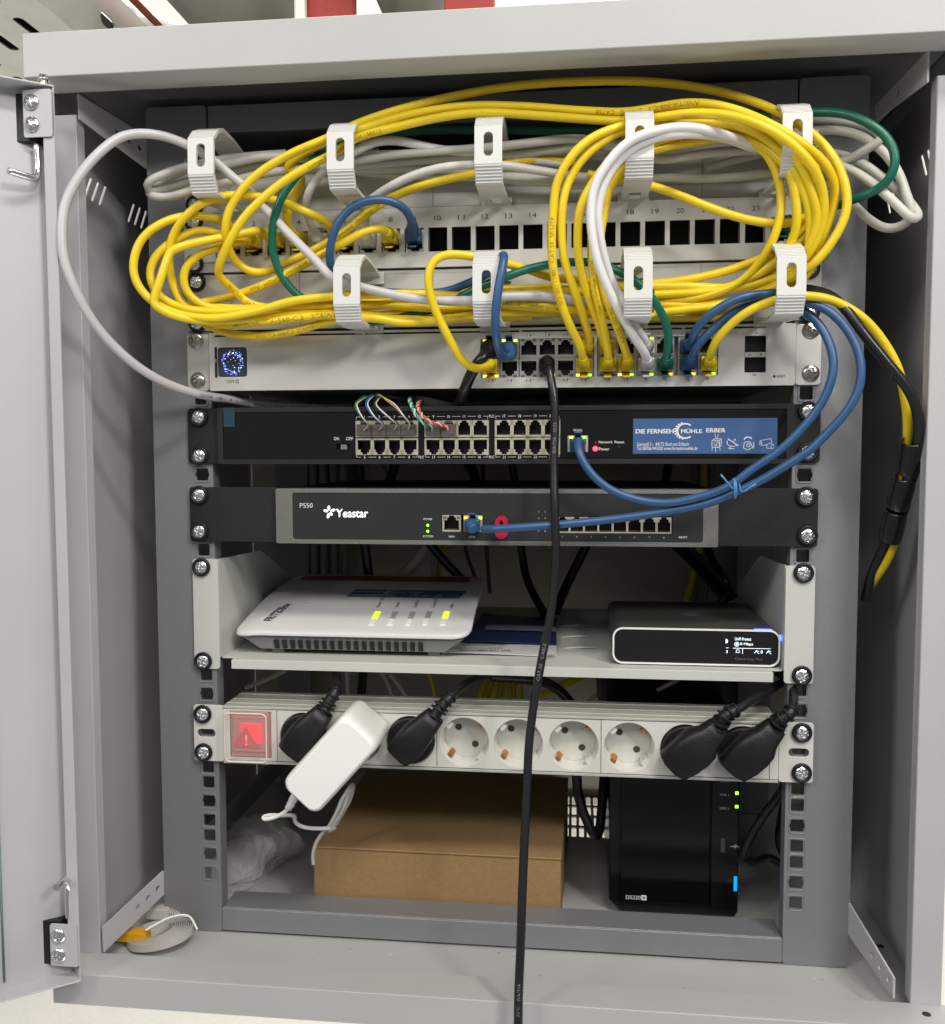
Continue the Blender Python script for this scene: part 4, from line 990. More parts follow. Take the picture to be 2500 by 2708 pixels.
def plugged(name, port_, m, pts, label, r=R, group=None, other=None, up=None, boot=.014, startY=-.020, mp=None, cat='cable', clip=True, H=.0098):
    """port_=(X,Z,Yface,up)"""
    X, Z, Yf, up_ = port_
    s = 1 if up_ else -1
    world = V(pts)
    c = Vector((X, Yf - .0085, Z - s * .001))
    P = [c, c + Vector((0, -.006, 0))] + world
    path = cpath(P); o = obj(name, MB().tube(path, r, 14), m, None, recalc=False); tag(o, label, cat, group); CP[o.name] = (path, r)
    plug(o, X, Z, Yf, up_, mp or m, world[:3], boot, clip, r, H=H)
    return o
def uport(n): i = (n - 1) // 2; top_ = n % 2 == 1; return (UX[i], .3621 if top_ else .3476, YF, top_)
def jport(n, up=False): return (JX(n), .4462, -.004, up)

# -- long grey loop hanging out at the left
a = cable('network_cable', [(1250, 596, -.030), (1131, 588, -.032), (1086, 580, -.036), (983, 580, -.044), (921, 587, -.048), (832, 586, -.050), (765, 575, -.052), (705, 561, -.056), (680, 554, -.056), (647, 542, -.054), (624, 516, -.052), (600, 492, -.050), (560, 452, -.046), (512, 400, -.042), (484, 368, -.044), (452, 344, -.048), (424, 317, -.052), (394, 298, -.054), (360, 280, -.056), (332, 269, -.058), (292, 261, -.064), (240, 266, -.076), (188, 304, -.088), (148, 355, -.096), (127, 400, -.100), (121, 450, -.102), (125, 505, -.102), (146, 563, -.098), (186, 634, -.086), (248, 700, -.068), (310, 742, -.048), (370, 766, -.026), (410, 775, -.012), (446, 780, .000), (510, 791, .020), (625, 798, .045), (760, 800, .08)], .0033, mat('lavender_grey_jacket', (.52, .50, .50), .36, 0, .1, 260, .04, 60),
          'long light grey cable looping out at the left, down to the black gateway', 'cable')
path, r = CP[a.name]; 
print_on(a, path, r, 'Halogen Free   568 B.2-1   TIA/EIA   EN50173   &   11801   ISO/IEC', sum((path[i] - path[i - 1]).length for i in range(1, len(path))) * .80, .0028, INKB, 1.15, flip=True)
# -- upper grey bundle
upg = [
 ([(1600, 262, -.040), (1500, 268, -.038), (1349, 282, -.034), (1203, 282, -.032), (1131, 271, -.034), (984, 285, -.036), (930, 290, -.036), (771, 302, -.036), (696, 313, -.036), (600, 310, -.034), (520, 306, -.034), (424, 324, -.038), (376, 323, -.040), (332, 336, -.042), (298, 350, -.044), (283, 362, -.042), (296, 373, -.036), (340, 363, -.032), (376, 352, -.030), (424, 340, -.030), (520, 322, -.026), (600, 326, -.024), (700, 331, -.022), (843, 330, -.020), (1000, 345, -.02), (1150, 350, -.02)], 'grey cable looping at the left behind the first ring, uppermost of its bundle', GRY),
 ([(1550, 290, -.028), (1389, 299, -.028), (1281, 311, -.030), (1167, 281, -.030), (1095, 291, -.028), (984, 303, -.026), (930, 306, -.026), (843, 312, -.026), (753, 319, -.026), (640, 328, -.026), (520, 338, -.030), (440, 358, -.036), (372, 374, -.040), (330, 385, -.040), (300, 384, -.038), (290, 374, -.032), (320, 352, -.024), (400, 318, -.022), (480, 306, -.020), (560, 300, -.018)], 'grey cable with the lowest loop behind the first ring at the left', GRY),
 ([(560, 306, -.012), (699, 334, -.012), (771, 341, -.014), (930, 346, -.014), (1059, 356, -.016), (1149, 362, -.016), (1281, 347, -.018), (1389, 349, -.018), (1509, 338, -.022), (1620, 320, -.030), (1689, 346, -.045), (1741, 388, -.055), (1785, 428, -.060), (1797, 424, -.056), (1769, 384, -.046), (1729, 350, -.040), (1681, 316, -.034), (1630, 300, -.026), (1500, 300, -.016)], 'thick grey cable ending in the lowest long loop at the right cabinet wall', GRY),
 ([(1089, 300, -.01), (1281, 296, -.018), (1349, 290, -.020), (1421, 278, -.022), (1530, 262, -.028), (1609, 254, -.032), (1661, 258, -.036), (1697, 273, -.040), (1733, 302, -.044), (1758, 340, -.048), (1772, 380, -.052), (1784, 420, -.052), (1765, 442, -.046), (1733, 447, -.040), (1697, 427, -.034), (1665, 396, -.028), (1620, 360, -.018), (1540, 340, -.010)], 'grey cable making the widest loop at the right cabinet wall', GRY),
 ([(1380, 330, -.012), (1457, 308, -.016), (1560, 290, -.020), (1620, 318, -.030), (1657, 313, -.034), (1690, 294, -.040), (1724, 272, -.046), (1700, 250, -.036), (1640, 236, -.026), (1593, 233, -.022), (1480, 240, -.016)], 'grey cable bent back in a short loop behind the green one at the right', GRY),
]
for p, l, m in upg: cable('network_cable', p, .0031, m, l, 'cable', GG_)
a = cable('network_cable', [(560, 330, -.030), (640, 325, -.034), (696, 294, -.046), (735, 277, -.044), (779, 275, -.042), (822, 284, -.038), (860, 292, -.034), (930, 298, -.028), (1100, 318, -.02)], .0031, WHT, 'white cable arching over the grey bundle between the second and third upper ring', 'cable', GG_)
# -- white/grey plugged cables of the patch panel
plugged('patch_cable', jport(7, True), GRY, [(717, 432, -.022), (712, 412, -.030), (720, 396, -.036), (743, 377, -.042), (793, 349, -.048), (861, 328, -.052), (930, 322, -.050), (984, 323, -.044), (1059, 334, -.034), (1131, 345, -.026), (1260, 344, -.02)], 'off-white patch cable rising from port 7 of the patch panel', other=None, group='white patch cables')
plugged('patch_cable', jport(5, True), GRY, [(604, 428, -.024), (597, 402, -.034), (603, 376, -.038), (620, 348, -.036), (650, 322, -.030), (690, 306, -.022), (800, 300, -.014)], 'grey patch cable rising from port 5 beside number 4 of the patch panel', group='white patch cables')
# -- green cable: all round
g = plugged('patch_cable', uport(19)[:1] + (.3476, YF, False), GRN, [(1303, 704, -.026), (1306, 680, -.032), (1307, 651, -.036), (1294, 612, -.042), (1269, 576, -.048), (1243, 549, -.050), (1215, 533, -.048), (1187, 520, -.044), (1145, 512, -.042), (1072, 517, -.040), (1019, 530, -.042), (991, 541, -.044), (941, 560, -.040), (880, 590, -.034), (837, 607, -.032), (795, 618, -.034), (734, 629, -.034), (705, 629, -.032), (640, 612, -.028), (583, 577, -.030), (561, 555, -.034), (542, 520, -.038), (532, 481, -.042), (534, 440, -.046), (545, 398, -.048), (567, 360, -.046), (599, 325, -.040), (650, 290, -.030), (746, 266, -.016), (815, 256, -.012), (930, 254, -.010), (1131, 256, -.010), (1218, 252, -.012), (1400, 236, -.016), (1520, 222, -.030), (1593, 219, -.040), (1649, 222, -.048), (1701, 242, -.056), (1737, 272, -.060), (1751, 308, -.062), (1742, 346, -.060), (1709, 374, -.052), (1665, 391, -.044), (1633, 403, -.034), (1590, 416, -.022), (1556, 428, -.016)], 'dark green patch cable running along the top and down to silver switch port 20', group=None)
plug(g, JX(24), .4462, -.004, False, GRN, [at(1556, 424, -.022), at(1590, 416, -.024), at(1633, 403, -.034)], .010)
# -- yellow: the three long arcs through the top
YL = []
def Yc_(pts, label, r=R, m=YEL, name='patch_cable'):
    o = cable(name, pts, r, m, label, 'cable', YG_); YL.append(o); return o
YA = Yc_([(487, 603, -.020), (446, 640, -.02)][:0] + [(1300, 592, -.022), (1420, 590, -.028), (1509, 560, -.040), (1545, 545, -.050), (1589, 518, -.058), (1629, 470, -.062), (1655, 414, -.064), (1653, 362, -.064), (1629, 306, -.062), (1589, 262, -.056), (1529, 222, -.048), (1449, 190, -.044), (1349, 168, -.042), (1257, 159, -.042), (1131, 159, -.044), (1005, 168, -.046), (887, 188, -.050), (771, 217, -.054), (696, 243, -.056), (640, 270, -.058), (580, 295, -.056), (542, 315, -.054), (520, 328, -.054), (484, 358, -.054), (452, 402, -.054), (440, 445, -.052), (446, 484, -.044), (462, 512, -.036), (487, 530, -.032), (519, 532, -.030), (555, 516, -.030), (615, 488, -.032), (670, 456, -.032), (721, 415, -.034), (761, 389, -.034), (815, 366, -.032), (879, 349, -.030), (930, 338, -.028), (1009, 316, -.024), (1059, 311, -.022), (1124, 316, -.02)], 'yellow cable making the topmost arch under the cabinet roof')
path, r = CP[YA.name]; tot = sum((path[i] - path[i - 1]).length for i in range(1, len(path)))
print_on(YA, path, r, 'Lüdenscheid   Germany   26 11', tot * .80, .0028, YINK, 1.3)
YB_ = Yc_([(1500, 572, -.030), (1560, 540, -.045), (1600, 480, -.052), (1625, 420, -.056), (1633, 366, -.062), (1613, 320, -.070), (1569, 280, -.076), (1509, 244, -.074), (1449, 218, -.066), (1389, 203, -.060), (1333, 202, -.058), (1279, 211, -.056), (1221, 219, -.052), (1131, 216, -.050), (1023, 208, -.050), (915, 207, -.052), (807, 223, -.054), (696, 256, -.056), (650, 272, -.050), (600, 296, -.040), (560, 330, -.032), (590, 340, -.030), (584, 372, -.032), (565, 405, -.032), (561, 440, -.028), (580, 462, -.020)], 'yellow cable second from the top between the second and fourth upper ring')
YC_ = Yc_([(600, 600, -.026), (540, 603, -.028), (487, 593, -.032), (462, 571, -.036), (440, 551, -.044), (431, 543, -.048), (427, 535, -.050), (427, 524, -.053), (446, 476, -.060), (478, 424, -.062), (542, 364, -.062), (598, 328, -.062), (641, 306, -.060), (668, 290, -.058), (696, 270, -.056), (771, 249, -.056), (879, 226, -.056), (951, 220, -.054), (1059, 226, -.054), (1221, 236, -.054), (1279, 230, -.058), (1340, 222, -.064), (1400, 222, -.070), (1460, 234, -.076), (1525, 264, -.080), (1580, 312, -.078), (1606, 360, -.072), (1612, 410, -.066), (1602, 460, -.060), (1575, 505, -.054), (1535, 548, -.046), (1440, 590, -.034), (1280, 612, -.028)], 'yellow cable in front of the left arches, sharply kinked near the lower panel')
path, r = CP[YC_.name]; print_on(YC_, path, r, 'ROITUS   SFTP   CATE', .022, .0026, YINK, 1.2, flip=True)
# strands falling to the switch
V12 = plugged('patch_cable', uport(12), YEL, [(1141, 706, -.024), (1136, 682, -.034), (1112, 631, -.048), (1092, 575, -.056), (1081, 519, -.060), (1079, 463, -.062), (1082, 407, -.064), (1088, 360, -.066), (1113, 311, -.068), (1153, 272, -.066), (1203, 250, -.062), (1250, 240, -.056), (1333, 226, -.054), (1429, 226, -.058), (1500, 250, -.066), (1545, 290, -.070), (1570, 330, -.070), (1590, 380, -.068), (1598, 430, -.064), (1583, 480, -.058), (1560, 520, -.050), (1500, 548, -.04), (1384, 570, -.03), (1280, 576, -.026)], 'yellow patch cable in port 12 of the silver switch, leftmost of the falling strands', group=YG_)
V11 = plugged('patch_cable', uport(11), YEL, [(1152, 676, -.026), (1151, 655, -.032), (1142, 625, -.040), (1126, 575, -.050), (1103, 505, -.057), (1098, 440, -.060), (1100, 400, -.062), (1111, 356, -.062), (1142, 307, -.062), (1182, 274, -.060), (1218, 256, -.058), (1280, 246, -.054), (1389, 240, -.054), (1469, 254, -.060), (1530, 298, -.064), (1558, 345, -.066), (1580, 400, -.064), (1584, 440, -.060), (1582, 480, -.056), (1570, 520, -.048), (1530, 560, -.040), (1442, 592, -.030), (1280, 596, -.022)], 'yellow patch cable in port 11 of the silver switch, second of the falling strands', group=YG_)
V13 = plugged('patch_cable', uport(13), YEL, [(1183, 672, -.026), (1178, 655, -.032), (1165, 617, -.040), (1145, 563, -.050), (1131, 499, -.057), (1130, 449, -.060), (1134, 407, -.062), (1143, 385, -.062), (1167, 345, -.060), (1196, 312, -.058), (1240, 285, -.054), (1300, 268, -.050), (1389, 258, -.048), (1440, 258, -.050), (1497, 298, -.054), (1517, 334, -.056), (1527, 378, -.056), (1525, 426, -.056), (1509, 474, -.052), (1480, 520, -.044), (1440, 556, -.036), (1365, 582, -.028), (1275, 590, -.02)], 'yellow patch cable in port 13 of the silver switch, innermost coil at right', group=YG_)
V14 = plugged('patch_cable', uport(14), YEL, [(1190, 704, -.026), (1189, 690, -.032), (1184, 659, -.040), (1173, 603, -.050), (1163, 560, -.052), (1157, 500, -.052), (1160, 440, -.050), (1178, 400, -.050), (1196, 360, -.050), (1220, 320, -.050), (1270, 282, -.048), (1340, 262, -.046), (1420, 256, -.048), (1490, 284, -.056), (1540, 330, -.064), (1556, 390, -.064), (1556, 450, -.06), (1530, 500, -.050), (1449, 552, -.036), (1365, 574, -.024), (1275, 578, -.016)], 'yellow patch cable in port 14 of the silver switch', group=YG_)
V16 = plugged('patch_cable', uport(16), YEL, [(1228, 702, -.026), (1224, 688, -.032), (1212, 653, -.042), (1198, 614, -.050), (1187, 586, -.054), (1176, 540, -.054), (1172, 480, -.052), (1181, 417, -.052), (1188, 380, -.052), (1205, 345, -.052), (1235, 312, -.050), (1290, 290, -.044), (1400, 272, -.04), (1470, 276, -.044), (1525, 306, -.050), (1580, 350, -.056), (1610, 400, -.056), (1596, 440, -.05), (1560, 480, -.045), (1501, 500, -.036), (1429, 527, -.028), (1349, 546, -.024), (1273, 555, -.020), (1190, 562, -.018)], 'yellow patch cable in port 16 of the silver switch beside the white pair', group=YG_)
path, r = CP[V16.name]; print_on(V16, path, r, 'CAT5E  ISO IEC', .030, .0026, YINK, 1.1)
for o_, t_, st_ in ((V12, 'ISO/IEC 11801  CAT.5E  SF/UTP', .06), (V14, 'Made in Germany   CAT5E', .05), (YB_, 'ANSI/TIA-568-C.2   27AWG   CAT5E', .20), (YC_, 'Lumm Electronic GmbH   58513', .18)):
    pa, rr_ = CP[o_.name]; print_on(o_, pa, rr_, t_, st_, .0026, YINK, 1.2)
for pts, l in [
    ([(1150, 340, -.030), (1269, 362, -.036), (1329, 382, -.040), (1389, 406, -.044), (1449, 426, -.046), (1509, 436, -.048), (1560, 432, -.048), (1590, 410, -.046), (1604, 370, -.044), (1590, 320, -.044), (1540, 262, -.044), (1450, 222, -.046), (1340, 212, -.048), (1279, 222, -.05)], 'yellow cable slanting across port numbers 21 and 22 of the patch panel'),
    ([(1100, 566, -.020), (1275, 560, -.024), (1349, 560, -.026), (1435, 561, -.028), (1507, 530, -.036), (1535, 485, -.038), (1575, 440, -.044), (1600, 380, -.05), (1580, 310, -.055), (1525, 254, -.056), (1440, 226, -.054), (1340, 236, -.050)], 'yellow cable running flat through the lower bundle right of the third lower ring'),
    ([(1103, 609, -.018), (1180, 616, -.018), (1273, 619, -.020), (1384, 619, -.022), (1460, 606, -.028), (1530, 580, -.036), (1575, 540, -.044), (1600, 490, -.048), (1616, 440, -.050), (1622, 390, -.052)], 'lowest yellow cable of the bundle right of the third lower ring')]:
    Yc_(pts, l)
# left loops
la = Yc_([(1100, 560, -.014), (983, 566, -.020), (851, 576, -.024), (700, 590, -.030), (560, 606, -.034), (460, 612, -.038), (400, 610, -.040), (359, 595, -.042), (343, 568, -.044), (332, 526, -.048), (331, 488, -.052), (340, 456, -.054), (359, 427, -.056), (388, 401, -.056), (420, 387, -.054), (455, 381, -.050), (490, 382, -.046), (529, 389, -.044), (561, 398, -.044), (606, 417, -.042), (630, 428, -.036), (645, 442, -.028), (650, 458, -.018)], 'yellow patch cable arching over the left loops to patch panel port 6')
plug(la, JX(6), .4462, -.004, False, YEL, [at(645, 445, -.022), at(630, 428, -.030), at(606, 417, -.036)], .012)
lb = Yc_([(640, 430, -.0), (560, 436, -.01)][:0] + [(470, 470, -.012), (455, 446, -.026), (433, 431, -.036), (401, 423, -.044), (356, 423, -.052), (311, 439, -.060), (279, 465, -.064), (263, 500, -.066), (262, 539, -.066), (279, 571, -.064), (308, 596, -.062), (350, 614, -.060), (414, 622, -.058), (494, 610, -.056), (574, 588, -.054), (647, 580, -.052), (700, 577, -.050), (800, 574, -.040), (907, 578, -.034), (1000, 572, -.030), (1140, 570, -.022)], 'yellow cable with the outermost loop at the left, over the column edge')
lc = plugged('patch_cable', jport(1), YEL, [(462, 478, -.024), (440, 462, -.034), (417, 453, -.040), (388, 450, -.044), (356, 462, -.048), (318, 486, -.052), (296, 516, -.054), (293, 545, -.054), (311, 577, -.052), (350, 600, -.050), (414, 609, -.048), (542, 600, -.046), (647, 596, -.046), (739, 596, -.040), (837, 602, -.036), (907, 600, -.030), (980, 598, -.028), (1089, 604, -.022), (1170, 612, -.014)], 'yellow patch cable plugged into port 1 of the patch panel', group=YG_)
ld = plugged('patch_cable', jport(3), YEL, [(512, 452, -.026), (500, 451, -.034), (480, 455, -.040), (455, 460, -.044), (414, 468, -.052), (366, 478, -.058), (345, 485, -.062), (334, 490, -.063), (330, 497, -.064), (322, 520, -.066), (310, 556, -.068), (301, 584, -.068), (300, 592, -.068), (307, 600, -.067), (330, 613, -.064), (382, 626, -.058), (450, 627, -.052), (560, 616, -.046), (651, 612, -.044), (739, 616, -.036), (837, 606, -.030), (921, 606, -.026), (980, 606, -.024), (1103, 606, -.018)], 'yellow patch cable with two sharp kinks at the left, plugged into port 3', group=YG_)
le = Yc_([(401, 634, -.030), (446, 651, -.034), (510, 657, -.038), (574, 648, -.042), (654, 626, -.046), (739, 640, -.036)][:5] + [(730, 622, -.046), (795, 631, -.040), (921, 617, -.032), (980, 612, -.028), (1103, 612, -.014)], 'lowest yellow cable sagging over the top edge of the silver switch')
path, r = CP[le.name]; print_on(le, path, r, 'ANSI/TIA-568-C.2  27AWG', .046, .0026, YINK, 1.1)
lf_ = Yc_([(360, 610, -.034), (401, 628, -.040), (446, 634, -.044), (510, 630, -.048), (580, 622, -.050), (651, 616, -.050), (715, 622, -.046), (795, 624, -.036), (921, 622, -.026), (1040, 618, -.018)], 'yellow cable with printed writing just above the sagging one')
path, r = CP[lf_.name]; print_on(lf_, path, r, '11801  &   ANSI/TIA-568-C.2   27AWG', .030, .0034, YINK, 1.25)
lg = plugged('patch_cable', jport(8), YEL, [(756, 454, -.026), (743, 446, -.034), (715, 452, -.038), (654, 484, -.040), (606, 510, -.038), (542, 545, -.034), (478, 571, -.030), (414, 588, -.028), (384, 595, -.030), (392, 601, -.034), (414, 601, -.036), (494, 604, -.034), (600, 600, -.030), (700, 600, -.026), (850, 590, -.02)], 'yellow patch cable in port 8 running diagonally down to the left', group=YG_)
path, r = CP[lg.name]; print_on(lg, path, r, 'Lumm   Electronic   GmbH  Aut', .058, .0030, YINK, 1.3)
lp2 = plugged('patch_cable', jport(2), YEL, [(484, 470, -.024), (470, 472, -.032), (455, 474, -.036), (420, 486, -.042), (385, 500, -.048), (360, 530, -.050), (365, 570, -.048), (400, 598, -.042), (470, 606, -.034), (600, 602, -.022)], 'yellow patch cable in port 2 of the patch panel, under the kinked one', group=YG_)
lh = plugged('patch_cable', jport(4), YEL, [(566, 460, -.020), (562, 440, -.026), (561, 410, -.028), (570, 380, -.028), (582, 350, -.026), (594, 322, -.020)], 'yellow patch cable standing upright in port 4 of the patch panel', group=YG_)
# small yellow loop in port 2
l2 = plugged('patch_cable', uport(2), YEL, [(957, 712, -.026), (950, 718, -.032), (935, 722, -.036), (907, 708, -.042), (874, 653, -.050), (848, 597, -.056), (837, 547, -.060), (844, 515, -.060), (865, 499, -.058), (893, 497, -.056), (921, 501, -.054), (950, 506, -.050), (983, 513, -.046), (1033, 527, -.036), (1075, 541, -.028), (1145, 549, -.022), (1215, 560, -.018), (1290, 566, -.014)], 'yellow patch cable bowing out to the left from port 2 of the silver switch', group=YG_)
# two cables with writing in the middle
t1 = Yc_([(900, 594, -.030), (980, 592, -.034), (1030, 594, -.034), (1089, 602, -.032), (1160, 610, -.026), (1215, 612, -.022)], 'short visible run of yellow cable with printed digits by the second lower ring')
path, r = CP[t1.name]; print_on(t1, path, r, '3  58513   Lüdenscheid', .026, .0032, YINK, 1.2)
# blue
b2 = plugged('patch_cable', uport(3), BLU, [(1001, 690, -.026), (999, 697, -.034), (988, 700, -.044), (978, 690, -.058), (971, 660, -.070), (968, 631, -.076), (971, 590, -.079), (977, 550, -.079), (983, 520, -.078), (986, 503, -.074), (984, 498, -.066), (978, 506, -.058), (955, 533, -.048), (907, 557, -.036), (868, 570, -.030), (780, 572, -.024), (700, 562, -.026), (665, 545, -.034), (647, 522, -.042), (644, 500, -.046), (650, 464, -.050), (666, 428, -.052), (698, 399, -.052), (735, 390, -.050), (768, 394, -.046), (794, 410, -.040), (803, 426, -.034), (806, 450, -.024)], 'blue patch cable bent in front of a ring, from switch port 3 to panel', group='blue patch cables')
plug(b2, JX(9), .4462, -.004, False, BLU, [at(807, 444, -.022), at(803, 426, -.030), at(794, 410, -.038)], .016)
b3 = plugged('patch_cable', uport(21), BLU, [(1350, 676, -.026), (1352, 665, -.034), (1364, 640, -.042), (1399, 607, -.050), (1442, 584, -.052), (1507, 573, -.050), (1545, 576, -.050), (1579, 592, -.052), (1615, 604, -.056), (1651, 637, -.060), (1676, 680, -.064), (1684, 723, -.066), (1677, 767, -.066), (1651, 810, -.064), (1615, 849, -.060), (1586, 878, -.058), (1540, 908, -.054), (1487, 940, -.050), (1440, 961, -.046), (1390, 982, -.042), (1327, 996, -.038), (1207, 1014, -.036), (1087, 1026, -.038), (1020, 1031, -.040), (967, 1034, -.038), (945, 1034, -.032)], 'blue patch cable with the outer loop at the right, ending in the telephone server', group='blue patch cables')
plug(b3, wn[1], pz + .0004, YQ, True, BLU, [at(930, 1036, -.030), at(945, 1035, -.034), at(967, 1034, -.038)], .010)
b4 = plugged('patch_cable', uport(22), BLU, [(1353, 700, -.026), (1360, 680, -.034), (1385, 652, -.040), (1420, 620, -.042), (1470, 592, -.042), (1530, 592, -.042), (1568, 605, -.046), (1604, 637, -.052), (1625, 680, -.058), (1630, 720, -.060), (1619, 763, -.060), (1597, 803, -.058), (1561, 846, -.056), (1525, 880, -.054), (1467, 920, -.050), (1430, 948, -.048), (1387, 966, -.044), (1307, 983, -.040), (1247, 977, -.038), (1187, 953, -.038), (1147, 914, -.038), (1131, 880, -.036), (1130, 862, -.028)], 'blue patch cable with the inner loop at the right, ending in the black gateway', group='blue patch cables')
plug(b4, (wx0 + wx1) / 2, (wz0 + wz1) / 2, YG, True, BLU, [at(1130, 866, -.026), at(1131, 880, -.032), at(1147, 914, -.038)], .011)
# twist tie on the blue pair
P = []
c0 = at(1436, 955, -.048)
for k in range(60):
    t = k / 59; a = t * math.tau * 2.2; P.append(c0 + Vector((.0015 * math.sin(a * .5) + (t - .5) * .004, .0062 * math.cos(a), .0068 * math.sin(a))))
P += [c0 + Vector((.004, -.008, -.002)), c0 + Vector((.010, -.010, .002)), c0 + Vector((.013, -.009, .0035))]
tag(obj('wire_tie', MB().tube(cpath(P, .001), .0007, 8).tube(cpath([c0 + Vector((-.002, -.007, .0)), c0 + Vector((-.009, -.0085, .008)), c0 + Vector((-.0105, -.007, .010))], .001), .0007, 8), mat('light_blue_tie', (.07, .22, .45), .35), None), 'thin light blue tie knotted round the two blue cables', 'tie')
# yellow 24 + black companion + sleeve
y24 = plugged('patch_cable', uport(24), YEL, [(1387, 703, -.026), (1390, 690, -.034), (1402, 664, -.042), (1435, 629, -.050), (1471, 604, -.056), (1514, 587, -.058), (1545, 580, -.058), (1575, 578, -.058), (1615, 583, -.056), (1651, 597, -.054), (1694, 627, -.052), (1730, 671, -.050), (1757, 722, -.050), (1768, 770, -.048), (1774, 815, -.046), (1774, 867, -.042), (1768, 920, -.034), (1757, 975, -.026), (1752, 1030, -.020), (1750, 1055, -.016), (1737, 1092, -.010), (1718, 1122, -.002), (1700, 1148, .010)], 'yellow patch cable in port 24 of the silver switch, curving down at the right', group=YG_)
cable('power_lead', [(1490, 588, -.020), (1528, 567, -.030), (1579, 566, -.040), (1625, 579, -.048), (1655, 606, -.054), (1687, 650, -.058), (1737, 712, -.060), (1777, 762, -.060), (1794, 805, -.058), (1795, 857, -.054), (1784, 910, -.046), (1764, 970, -.034), (1746, 1030, -.020), (1728, 1075, -.010), (1706, 1120, .000), (1692, 1172, .010)], .0036, BLK, 'black lead running beside the yellow cable at the right cabinet wall', 'cable')
mb = MB(); ctr = cpath(V([(1784, 862, -.050), (1778, 905, -.042), (1763, 960, -.033), (1749, 1015, -.023), (1740, 1058, -.017)]), .001); N = len(ctr)
for a_, b_ in ((0, .335), (.365, .665), (.70, 1.0)):
    mb.tube(ctr[int(a_ * (N - 1)):int(b_ * (N - 1)) + 1], lambda t: .0080 - .0010 * abs(2 * t - 1) ** 3, 20, False)
for q in (.35, .68):
    k_ = int(q * (N - 1)); d_ = (ctr[k_] - CAM).cross(Vector((0, 0, 1))).normalized() * .0062
    mb.tube([ctr[k_ - 5] + d_, ctr[k_ + 5] + d_ * .9], .0022, 8)
o = obj('spiral_sleeve', mb, mat('sleeve_black', (.008, .008, .009), .24, 0, 0, 1, .1), None); so = o.modifiers.new('s', 'SOLIDIFY'); so.thickness = .0008
tag(o, 'black spiral sleeve wrapped round the yellow and black cable at the right', 'cable sleeve')
# white pair
w1 = plugged('patch_cable', uport(18), WHT, [(1265, 704, -.026), (1262, 692, -.034), (1247, 669, -.044), (1219, 623, -.058), (1190, 566, -.068), (1167, 505, -.074), (1156, 440, -.077), (1156, 400, -.078), (1163, 362, -.079), (1182, 327, -.080), (1211, 292, -.080), (1240, 270, -.080), (1269, 259, -.079), (1317, 249, -.074), (1369, 251, -.066), (1421, 265, -.058), (1469, 282, -.050), (1510, 302, -.040), (1560, 330, -.030)], 'white patch cable in port 18 of the silver switch, front one of the pair', r=.0031, group='white patch cables', mp=mat('white_plug', (.62, .61, .57), .35, 0, .05))
w2 = plugged('patch_cable', uport(17), WHT, [(1265, 673, -.026), (1258, 660, -.034), (1240, 634, -.044), (1215, 590, -.054), (1190, 533, -.062), (1176, 480, -.068), (1169, 430, -.072), (1171, 395, -.073), (1181, 360, -.074), (1200, 325, -.074), (1230, 294, -.074), (1268, 273, -.074), (1309, 263, -.072), (1369, 262, -.062), (1420, 270, -.050), (1480, 292, -.04)], 'white patch cable in port 17 of the silver switch, rear one of the pair', r=.0031, group='white patch cables', mp=mat('white_plug', (.62, .61, .57), .35, 0, .05))
# black cables
plugged('power_lead', uport(1), BLK, [(952, 690, -.024), (944, 698, -.030), (925, 724, -.026), (908, 762, -.016), (897, 795, .004), (893, 812, .03)], 'thick black cable in port 1 of the silver switch, going back under it', r=.0043, mp=RUBBER, clip=True)
k1 = plugged('patch_cable', uport(8), BLK, [(1069, 707, -.018), (1073, 718, -.026), (1078, 745, -.030), (1084, 780, -.032), (1085, 850, -.034), (1083, 900, -.036), (1085, 1000, -.042), (1087, 1080, -.044), (1080, 1180, -.046), (1063, 1270, -.050), (1045, 1370, -.056), (1035, 1450, -.062), (1030, 1550, -.070), (1023, 1700, -.084), (1018, 1850, -.098), (1014, 1950, -.104), (1013, 2060, -.106), (1012, 2200, -.106)], 'long black cable hanging in front of everything from port 8 of the switch', r=.0031, mp=RUBBER, clip=False)
path, r = CP[k1.name]; 
GI = mat('pale_print', (.20, .20, .20), .5, var=0)
print_on(k1, path, r, 'EIA/TIA   5525', .055, .0021, GI, 1.25, flip=True); print_on(k1, path, r, 'CAT.5E   CABLE', .215, .0022, GI, 1.25, flip=True); print_on(k1, path, r, '75°C   EIA/TIA', .445, .0021, GI, 1.25, flip=True)
# thin wires of the gateway with clear plugs
CLR = bpy.data.materials.new('clear_plug'); CLR.use_nodes = True; b = CLR.node_tree.nodes['Principled BSDF']; b.inputs['Base Color'].default_value = (.11, .10, .085, 1); b.inputs['Roughness'].default_value = .12; b.inputs['Alpha'].default_value = .93
def wirecol(n, c): return mat(n, c, .35, var=0)
WW = wirecol('wire_white', (.62, .62, .58)); 
hub = (738, 776, .012)
specs = [(0, [(720, 829, -.018), (708, 816, -.026), (697, 796, -.022), (702, 783, -.006), (722, 773, .006), hub, (760, 790, .05)], 'wire_green', (.03, .25, .06), 'green'),
         (1, [(748, 829, -.018), (732, 815, -.028), (719, 796, -.024), (720, 782, -.008), (733, 771, .006), (741, 778, .02), (770, 792, .05)], 'wire_blue', (.03, .12, .42), 'blue'),
         (2, [(776, 829, -.018), (758, 814, -.028), (737, 796, -.024), (736, 783, -.006), (745, 773, .008), (737, 790, .02), (720, 796, .05)], 'wire_black', (.03, .03, .03), 'black'),
         (3, [(801, 829, -.018), (788, 812, -.028), (775, 796, -.026), (757, 782, -.012), (738, 771, .002), (722, 776, .012), (700, 794, .05)], 'wire_tan', (.50, .32, .07), 'tan')]
